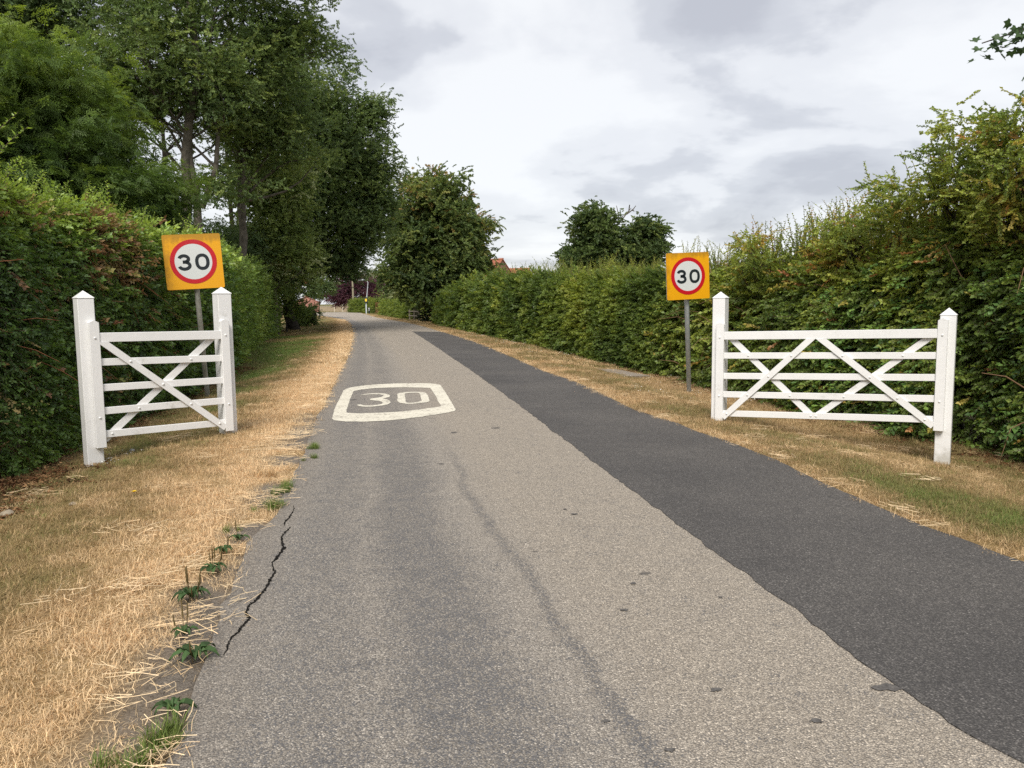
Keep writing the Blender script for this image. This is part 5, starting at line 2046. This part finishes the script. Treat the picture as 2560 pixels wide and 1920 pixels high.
def build_gates():
    o, i = on_ground(236, 1161), on_ground(571, 1083)
    Zo, Zi = o.y, i.y

    def h(px, py, Y):
        return at_depth(px, py, Y).z
    rows_o = [h(258, y, Zo) for y in (843.4, 905, 968.8, 1026.6, 1084.5)]
    rows_i = [h(560, y, Zi) for y in (835.7, 893, 947.5, 998, 1051.7)]
    gate('narrow white five bar gate panel with a single crossed brace on the left verge', o, i, h(202, 726, Zo), h(554, 717, Zi), rows_o, rows_i,
         (h(245, 1117, Zo), h(240, 800, Zo)), (h(570, 1073, Zi), h(568, 797, Zi)),
         [(0.02, 0, -0.05, 1.0, 4, -0.06, True), (0.0, 4, -0.06, 0.92, 0, -0.05, False)], 0.165, False)
    i, o = on_ground(1797, 1051), on_ground(2355, 1160)
    Zo, Zi = o.y, i.y
    rows_i = [h(1820, y, Zi) for y in (837.8, 886.9, 936.8, 982, 1028.8)]
    rows_o = [h(2335, y, Zo) for y in (833, 888.2, 942.9, 995.4, 1047)]
    gate('wide white five bar gate panel with two crossed braces on the right verge', i, o, h(1802, 729, Zi), h(2371, 769, Zo), rows_i, rows_o,
         (h(1803, 1049, Zi), h(1805, 805, Zi)), (h(2345, 1074, Zo), h(2357, 794, Zo)),
         [(0.0, 4, -0.05, 0.44, 0, -0.05, True), (0.49, 0, -0.05, 1.0, 4, -0.07, True), (0.04, 0, -0.05, 0.45, 4, 0.0, False), (0.475, 4, 0.0, 0.965, 0, -0.05, False)], 0.16, True)


build_gates()


# ------------------------------------------------------------------ speed signs
def stroke(path, w):
    """ribbon polygon of constant width along a path in the sign plane"""
    P = np.array(path)
    T = np.gradient(P, axis=0)
    T /= np.linalg.norm(T, axis=1)[:, None]
    Nn = np.stack([-T[:, 1], T[:, 0]], 1)
    return P + Nn * w / 2, P - Nn * w / 2


def arc(cx, cy, rx, ry, a0, a1, n=18):
    return [(cx + rx * math.cos(math.radians(a0 + (a1 - a0) * i / n)), cy + ry * math.sin(math.radians(a0 + (a1 - a0) * i / n))) for i in range(n + 1)]


def speed_sign(label, base_px, centre_px, Y, size, disc, roll, yaw, pole_mat, bend):
    b = on_ground(*base_px)
    s = Y / b.y
    c = at_depth(*centre_px, Y)
    root = empty('speed_sign', (c.x, c.y, b.z), label, 'road sign')
    org = Vector((c.x, c.y, b.z))
    R = Matrix.Rotation(yaw, 3, 'Z') @ Matrix.Rotation(roll, 3, 'Y')

    def W(x, y, z):
        return c + R @ Vector((x, y, z)) - org
    # plate: rounded square, 12 mm thick, its edges folded back
    h = size / 2
    r = size * 0.03
    out = []
    for (sx, sz, a0) in ((1, -1, -90), (1, 1, 0), (-1, 1, 90), (-1, -1, 180)):
        for k in range(5):
            a = math.radians(a0 + 90 * k / 4)
            out.append((sx * (h - r) + r * math.cos(a), sz * (h - r) + r * math.sin(a)))

    def plate(name, poly_, y0, y1, mat, parent, hole=None):
        # the plate's own mesh keeps its local axes so that dirt sits on the right edge
        mb = MB()
        m = len(poly_)
        if hole is None:
            mb.add([(x, y0, z) for x, z in poly_] + [(x, y1, z) for x, z in poly_],
                   [tuple(range(m)), tuple(range(2 * m - 1, m - 1, -1))] + [(i, m + i, m + (i + 1) % m, (i + 1) % m) for i in range(m)])
        else:
            vs = [(x, y0, z) for x, z in poly_] + [(x, y0, z) for x, z in hole] + [(x, y1, z) for x, z in poly_] + [(x, y1, z) for x, z in hole]
            fs = []
            for i in range(m):
                j = (i + 1) % m
                fs += [(i, j, m + j, m + i), (2 * m + i, 3 * m + i, 3 * m + j, 2 * m + j), (i, 2 * m + i, 2 * m + j, j), (m + i, m + j, 3 * m + j, 3 * m + i)]
            mb.add(vs, fs)
        o = mb.build(name, mat, parent)
        return o
    board = plate('backing_board', out, -0.012, 0.0, M['yellow'], root)
    board.matrix_parent_inverse = Matrix.Identity(4)
    board.location = c - org
    board.rotation_euler = R.to_euler()
    # slightly dished plate edge: rim behind
    rim = plate('rim', [(x * 1.0, z * 1.0) for x, z in out], 0.0005, 0.016, M['sign_back'], board, [(x * 0.97, z * 0.97) for x, z in out])
    D = disc
    ring_o = [(D / 2 * math.cos(2 * math.pi * k / 64), D / 2 * math.sin(2 * math.pi * k / 64)) for k in range(64)]
    ring_i = [(x * 0.805, z * 0.805) for x, z in ring_o]
    plate('red_ring', ring_o, -0.0165, -0.0125, M['red'], board, ring_i)
    plate('white_disc', [(x * 0.804, z * 0.804) for x, z in ring_o], -0.0160, -0.0125, M['sign_white'], board)
    w = 0.072 * D

    def ribbon(name, path, closed=False):
        if closed:
            P = np.array(path)
            cx, cz = P.mean(0)
            T = np.roll(P, -1, 0) - np.roll(P, 1, 0)
            T /= np.linalg.norm(T, axis=1)[:, None]
            Nn = np.stack([-T[:, 1], T[:, 0]], 1)
            A, B = P + Nn * w / 2, P - Nn * w / 2
        else:
            A, B = stroke(path, w)
        m = len(A)
        mb = MB()
        vs = [(x, -0.0185, z) for x, z in A] + [(x, -0.0185, z) for x, z in B] + [(x, -0.0165, z) for x, z in A] + [(x, -0.0165, z) for x, z in B]
        fs = []
        for i in range(m if closed else m - 1):
            j = (i + 1) % m
            fs += [(i, j, m + j, m + i), (i, 2 * m + i, 2 * m + j, j), (m + i, m + j, 3 * m + j, 3 * m + i)]
        if not closed:
            fs += [(0, m, 3 * m, 2 * m), (m - 1, 3 * m - 1, 4 * m - 1, 2 * m - 1)]
        mb.add(vs, fs)
        mb.build(name, M['black'], board)
    H = 0.372 * D
    hw = H / 2 - w / 2
    # "0": tall rounded oval
    ow = 0.118 * D
    zero = []
    for k in range(48):
        a = 2 * math.pi * k / 48
        ca, sa = math.cos(a), math.sin(a)
        zero.append((0.188 * D + math.copysign(abs(ca) ** 0.86, ca) * ow, -0.012 * D + math.copysign(abs(sa) ** 0.86, sa) * hw))
    ribbon('digit_zero', zero, True)
    # "3": two bowls meeting at a short waist bar
    r1, r2 = hw * 0.47, hw * 0.53
    cx = -0.200 * D
    zc = -0.012 * D
    upper = arc(cx, zc + hw - r1, 0.098 * D, r1, 168, -82)
    lower = arc(cx + 0.003 * D, zc - hw + r2, 0.112 * D, r2, 82, -168)
    waist_z = zc + hw - 2 * r1
    three_u = upper[:-1] + [(cx + 0.006 * D, waist_z), (cx - 0.03 * D, waist_z)]
    ribbon('digit_three', three_u)
    ribbon('digit_three', [(cx - 0.03 * D, waist_z + 0.0006)] + [(cx + 0.006 * D, waist_z + 0.0006)] + lower[1:])
    # pole behind the plate
    mb = MB()
    foot = Vector((b.x, b.y, b.z - 0.2))
    top = c + R @ Vector((0, 0.065, size * 0.42))
    back = c + R @ Vector((0, 0.065, -size * 0.5))
    mb.tube([foot - org, foot.lerp(back, 0.5) + Vector((bend, 0, 0)) - org, back - org, top - org], [0.0445, 0.0445, 0.0445, 0.0445], 16)
    mb.build('pole', pole_mat, root)
    for zz in (0.28, -0.28):
        mb = MB()
        cc = W(0, 0.058, zz * size)
        mb.frame_box(cc, R @ Vector((1, 0, 0)), R @ Vector((0, 1, 0)), R @ Vector((0, 0, 1)), 0.09, 0.055, 0.018)
        mb.build('clip', M['steel'], root)


speed_sign('larger yellow backed 30 speed sign leaning on a dull grey pole behind the narrow gate', (520, 990), (484, 654), 13.75, 0.935, 0.755, -0.052, math.radians(18), M['steel_old'], 0.0)
speed_sign('smaller yellow backed 30 speed sign on a galvanised pole beside the wide gate', (1723.5, 980), (1719.5, 690), 14.3, 0.835, 0.665, -0.040, math.radians(14), M['steel'], 0.0)


# ------------------------------------------------------------------ beyond the bend
def far_things():
    # street lamp
    b = flat(916, 783.6)
    Y = b.y
    root = empty('street_lamp', tuple(b), 'slim grey street lamp with a curved arm beyond the bend', 'street lamp')
    top = at_depth(920, 702, Y).z - b.z
    lean = at_depth(920, 702, Y).x - b.x
    mb = MB()
    mb.tube([(0, 0, -0.2), (0, 0, 1.3), (0, 0, 1.32), (lean * 0.9, 0, top - 0.5), (lean, 0, top - 0.25), (lean - 0.25, 0, top + 0.05), (lean - 0.6, 0, top + 0.12)], [0.095, 0.095, 0.06, 0.055, 0.055, 0.055, 0.055], 10)
    mb.build('column', M['steel'], root)
    mb = MB()
    mb.frame_box((lean - 0.95, 0, top + 0.14), (1, 0, 0.05), (0, 1, 0), (0, 0, 1), 0.42, 0.14, 0.09, bev=0.03)
    ln = mb.build('lantern', M['steel'], root)
    mb = MB()
    mb.frame_box((lean - 1.0, 0, top + 0.035), (1, 0, 0.05), (0, 1, 0), (0, 0, 1), 0.30, 0.10, 0.02)
    mb.build('lens', M['glass'], ln)
    zc = at_depth(918, 750, Y).z - b.z
    mb = MB()
    mb.box((-0.24, -0.16, zc - 0.42), (0.28, 0.02, zc + 0.42), bev=0.02)
    cab = mb.build('sign_box', M['black'], root)
    mb = MB()
    mb.box((-0.13, -0.175, zc - 0.22), (0.17, -0.161, zc + 0.2))
    mb.build('yellow_panel', M['yellow_far'], cab)
    # utility pole
    p = at_depth(884, 770, 140)
    root = empty('utility_pole', (p.x, p.y, gz(p.x, p.y)), 'bare timber utility pole in front of the purple tree', 'utility pole')
    h = at_depth(884, 668, 140).z
    mb = MB()
    mb.tube([(0, 0, -0.3), (-0.02, 0, h * 0.5), (-0.05, 0, h)], [0.19, 0.17, 0.14], 10)
    mb.build('pole', M['pole_wood'], root)
    for k, z in enumerate((h - 0.5, h - 1.0, h - 1.5)):
        mb = MB()
        mb.tube([(-0.05, -0.28, z), (-0.05, -0.28, z + 0.22)], [0.07, 0.06], 8)
        mb.build('insulator', M['plain_white'], root)
    # far hedges along the outside of the bend
    for (px0, y0, px1, y1, topy, lab, sd) in [(873, 780, 938, 782.5, 752, 'clipped green garden hedge behind the street lamp', 61), (955, 785, 1020, 795, 755, 'clipped green hedge between the timber gate and the round shrub', 62)]:
        a, b = flat(px0, y0 + 1), flat(px1, y1)
        H0 = at_depth(px0, topy, a.y).z + 0.15
        H1 = at_depth(px1, topy, b.y).z + 0.15
        hedge(lab, [(b.x, b.y), ((a.x + b.x) / 2, (a.y + b.y) / 2), (a.x, a.y)], 1.8, [H1, (H0 + H1) / 2, H0], 1, SRC['haw_far'], 160, sd, std_tint(0.2, 0.65, amp=0.6, fr=0.5),
              round_ends=(0.6, 0.6), lump=0.12, scale_fn=lambda c: np.full_like(c, 2.2))
    a, b = flat(774, 812), flat(735, 812)
    hedge('dark clipped box hedge end standing on the left verge before the bend', [(b.x, b.y), (a.x, a.y)], 1.6, [1.45, 1.4], -1, SRC['haw_far'], 260, 63, std_tint(0.0, 0.3, amp=0.6, fr=0.8),
          round_ends=(0.2, 0.25), lump=0.08, scale_fn=lambda c: np.full_like(c, 1.6))
    # slatted timber gate
    a, b = flat(940, 785), flat(952, 786)
    root = empty('timber_gate', tuple(a), 'brown slatted timber gate between two clipped hedges', 'gate')
    d = Vector((b.x - a.x, b.y - a.y, 0)); L_ = d.length; d.normalize()
    n = Vector((d.y, -d.x, 0))
    H = 1.65
    for k in range(5):
        mb = MB()
        mb.frame_box(d * L_ * k / 4 + Vector((0, 0, H / 2)), d, n, (0, 0, 1), 0.045, 0.03, H / 2)
        mb.build('slat', M['timber'], root)
    for zz in (0.35, 1.55):
        mb = MB()
        mb.frame_box(d * L_ / 2 - n * 0.055 + Vector((0, 0, zz)), d, n, (0, 0, 1), L_ / 2 + 0.05, 0.024, 0.05)
        mb.build('rail', M['timber'], root)
    # notice on a dark post
    a = flat(955, 786)
    root = empty('notice_board', tuple(a), 'dark post with small white notice beside the timber gate', 'notice')
    mb = MB()
    mb.box((-0.16, -0.05, 0), (0.16, 0.05, 1.4), bev=0.01)
    mb.build('post', M['black'], root)
    for z0, z1 in ((0.2, 0.62), (1.0, 1.14)):
        mb = MB()
        mb.box((-0.10, -0.075, z0), (0.20, -0.052, z1))
        mb.build('white_panel', M['plain_white'], root)
    a = flat(923, 783)
    root = empty('bollard', tuple(a), 'short black bollard with white bands beside the street lamp', 'bollard')
    mb = MB()
    mb.tube([(0, 0, -0.1), (0, 0, 0.85), (0, 0, 0.9)], [0.11, 0.11, 0.07], 10)
    bo = mb.build('shaft', M['black'], root)
    for z in (0.45, 0.7):
        mb = MB()
        mb.tube([(0, 0, z), (0, 0, z + 0.09)], [0.116, 0.116], 10)
        mb.build('white_band', M['plain_white'], root)
    # post and rail fence
    a, b = flat(1024, 796), flat(1048, 798)
    root = empty('rail_fence', tuple(a), 'weathered post and rail fence at the foot of the sycamore', 'fence')
    d = Vector((b.x - a.x, b.y - a.y, 0)); L_ = d.length; d.normalize()
    n = Vector((d.y, -d.x, 0))
    for k in range(3):
        mb = MB()
        mb.frame_box(d * L_ * k / 2 + Vector((0, 0, 0.38)), d, n, (0, 0, 1), 0.05, 0.05, 0.48, bev=0.006)
        mb.build('post', M['grey_timber'], root)
    for zz in (0.3, 0.72):
        mb = MB()
        mb.frame_box(d * L_ / 2 + n * 0.066 + Vector((0, 0, zz)), d, n, (0, 0, 1), L_ / 2 + 0.08, 0.015, 0.045)
        mb.build('rail', M['grey_timber'], root)
    # low garden wall with two pillars
    a, b, c = at_depth(786, 777, 178), at_depth(838, 778, 166), at_depth(872, 779, 158)
    root = empty('garden_wall', (b.x, b.y, 0), 'low buff garden wall with two pillars on the outside of the bend', 'wall')
    org = Vector((b.x, b.y, 0))
    for (p, q, h) in ((a, b, 0.95), (b, c, 1.0)):
        d = Vector((q.x - p.x, q.y - p.y, 0)); L_ = d.length; d.normalize()
        n = Vector((d.y, -d.x, 0))
        m = Vector(((p.x + q.x) / 2, (p.y + q.y) / 2, 0)) - org
        mb = MB()
        mb.frame_box(m + Vector((0, 0, h / 2 - 0.2)), d, n, (0, 0, 1), L_ / 2, 0.11, h / 2 + 0.2)
        mb.build('wall_panel', M['wall_stone'], root)
        mb = MB()
        mb.frame_box(m + Vector((0, 0, h + 0.044)), d, n, (0, 0, 1), L_ / 2, 0.15, 0.04)
        mb.build('coping', M['cream'], root)
    for t in (0.0, 0.62):
        p = b.lerp(c, t)
        mb = MB()
        mb.box((p.x - org.x - 0.2, p.y - org.y - 0.2, -0.3), (p.x - org.x + 0.2, p.y - org.y + 0.2, 1.25), bev=0.02)
        mb.build('pillar', M['cream'], root)


M['yellow_far'] = plain('yellow_panel', (0.75, 0.55, 0.05), 0.5, 0.3, 0.08)
far_things()


def house(label, apex_px, Y, span, ridge_len, eave_drop, wall_mat, yaw, chimney=None, extra_roof=None):
    ap = at_depth(*apex_px, Y)
    gzv = 0.0
    root = empty('house', (ap.x, ap.y, gzv), label, 'house', rz=yaw)
    Hh = ap.z
    e = Hh - eave_drop
    h = span / 2
    mb = MB()
    # gable prism: local x across the gable, y along the ridge away from the viewer
    vs = [(-h, 0, -0.3), (h, 0, -0.3), (h, 0, e), (0, 0, Hh - 0.12), (-h, 0, e)]
    vs += [(x, ridge_len, z) for x, _, z in vs]
    mb.add(vs, [(0, 1, 2, 3, 4), (9, 8, 7, 6, 5), (1, 6, 7, 2), (5, 0, 4, 9)])
    w = mb.build('wall', wall_mat, root)
    sl = Vector((h, 0, e - Hh)).normalized()
    for sg in (-1, 1):
        mb = MB()
        rows = 14
        L_ = math.hypot(h, eave_drop) + 0.3
        d = Vector((sg * sl.x, 0, sl.z))
        nr = Vector((sg * -sl.z, 0, sl.x))
        for k in range(rows):
            p0 = Vector((0, 0, Hh)) + d * (L_ * k / rows)
            p1 = Vector((0, 0, Hh)) + d * (L_ * (k + 1) / rows + 0.02)
            a, b = p0 + nr * 0.02, p1 + nr * 0.055
            y0, y1 = -0.12, ridge_len + 0.12
            q = [a + Vector((0, y0, 0)), a + Vector((0, y1, 0)), b + Vector((0, y1, 0)), b + Vector((0, y0, 0))]
            q2 = [v - nr * 0.05 for v in q]
            mb.add(q + q2, [(0, 1, 2, 3), (7, 6, 5, 4), (0, 4, 5, 1), (1, 5, 6, 2), (2, 6, 7, 3), (3, 7, 4, 0)])
        mb.build('roof_slope', M['tile'], root)
    mb = MB()
    mb.tube([(0, -0.14, Hh + 0.03), (0, ridge_len + 0.14, Hh + 0.03)], [0.12, 0.12], 8)
    mb.build('ridge', M['tile'], root)
    return root


house('brick house with a red tiled gable roof showing above the clipped hedge', (1256, 648), 100, 3.9, 7.0, 2.3, M['brick'], math.radians(38))
house('lower red tiled outbuilding just right of the brick gable', (1322, 672), 108, 4.2, 4.6, 1.2, M['brick'], math.radians(75))
house('pink brick cottage glimpsed under the trees on the left of the bend', (764, 741), 140, 4.6, 7.0, 1.0, M['brick_pink'], math.radians(15))
house('red roofed building glimpsed through the sycamore leaves', (1200, 676), 112, 4.6, 7.0, 2.0, M['brick'], math.radians(60))
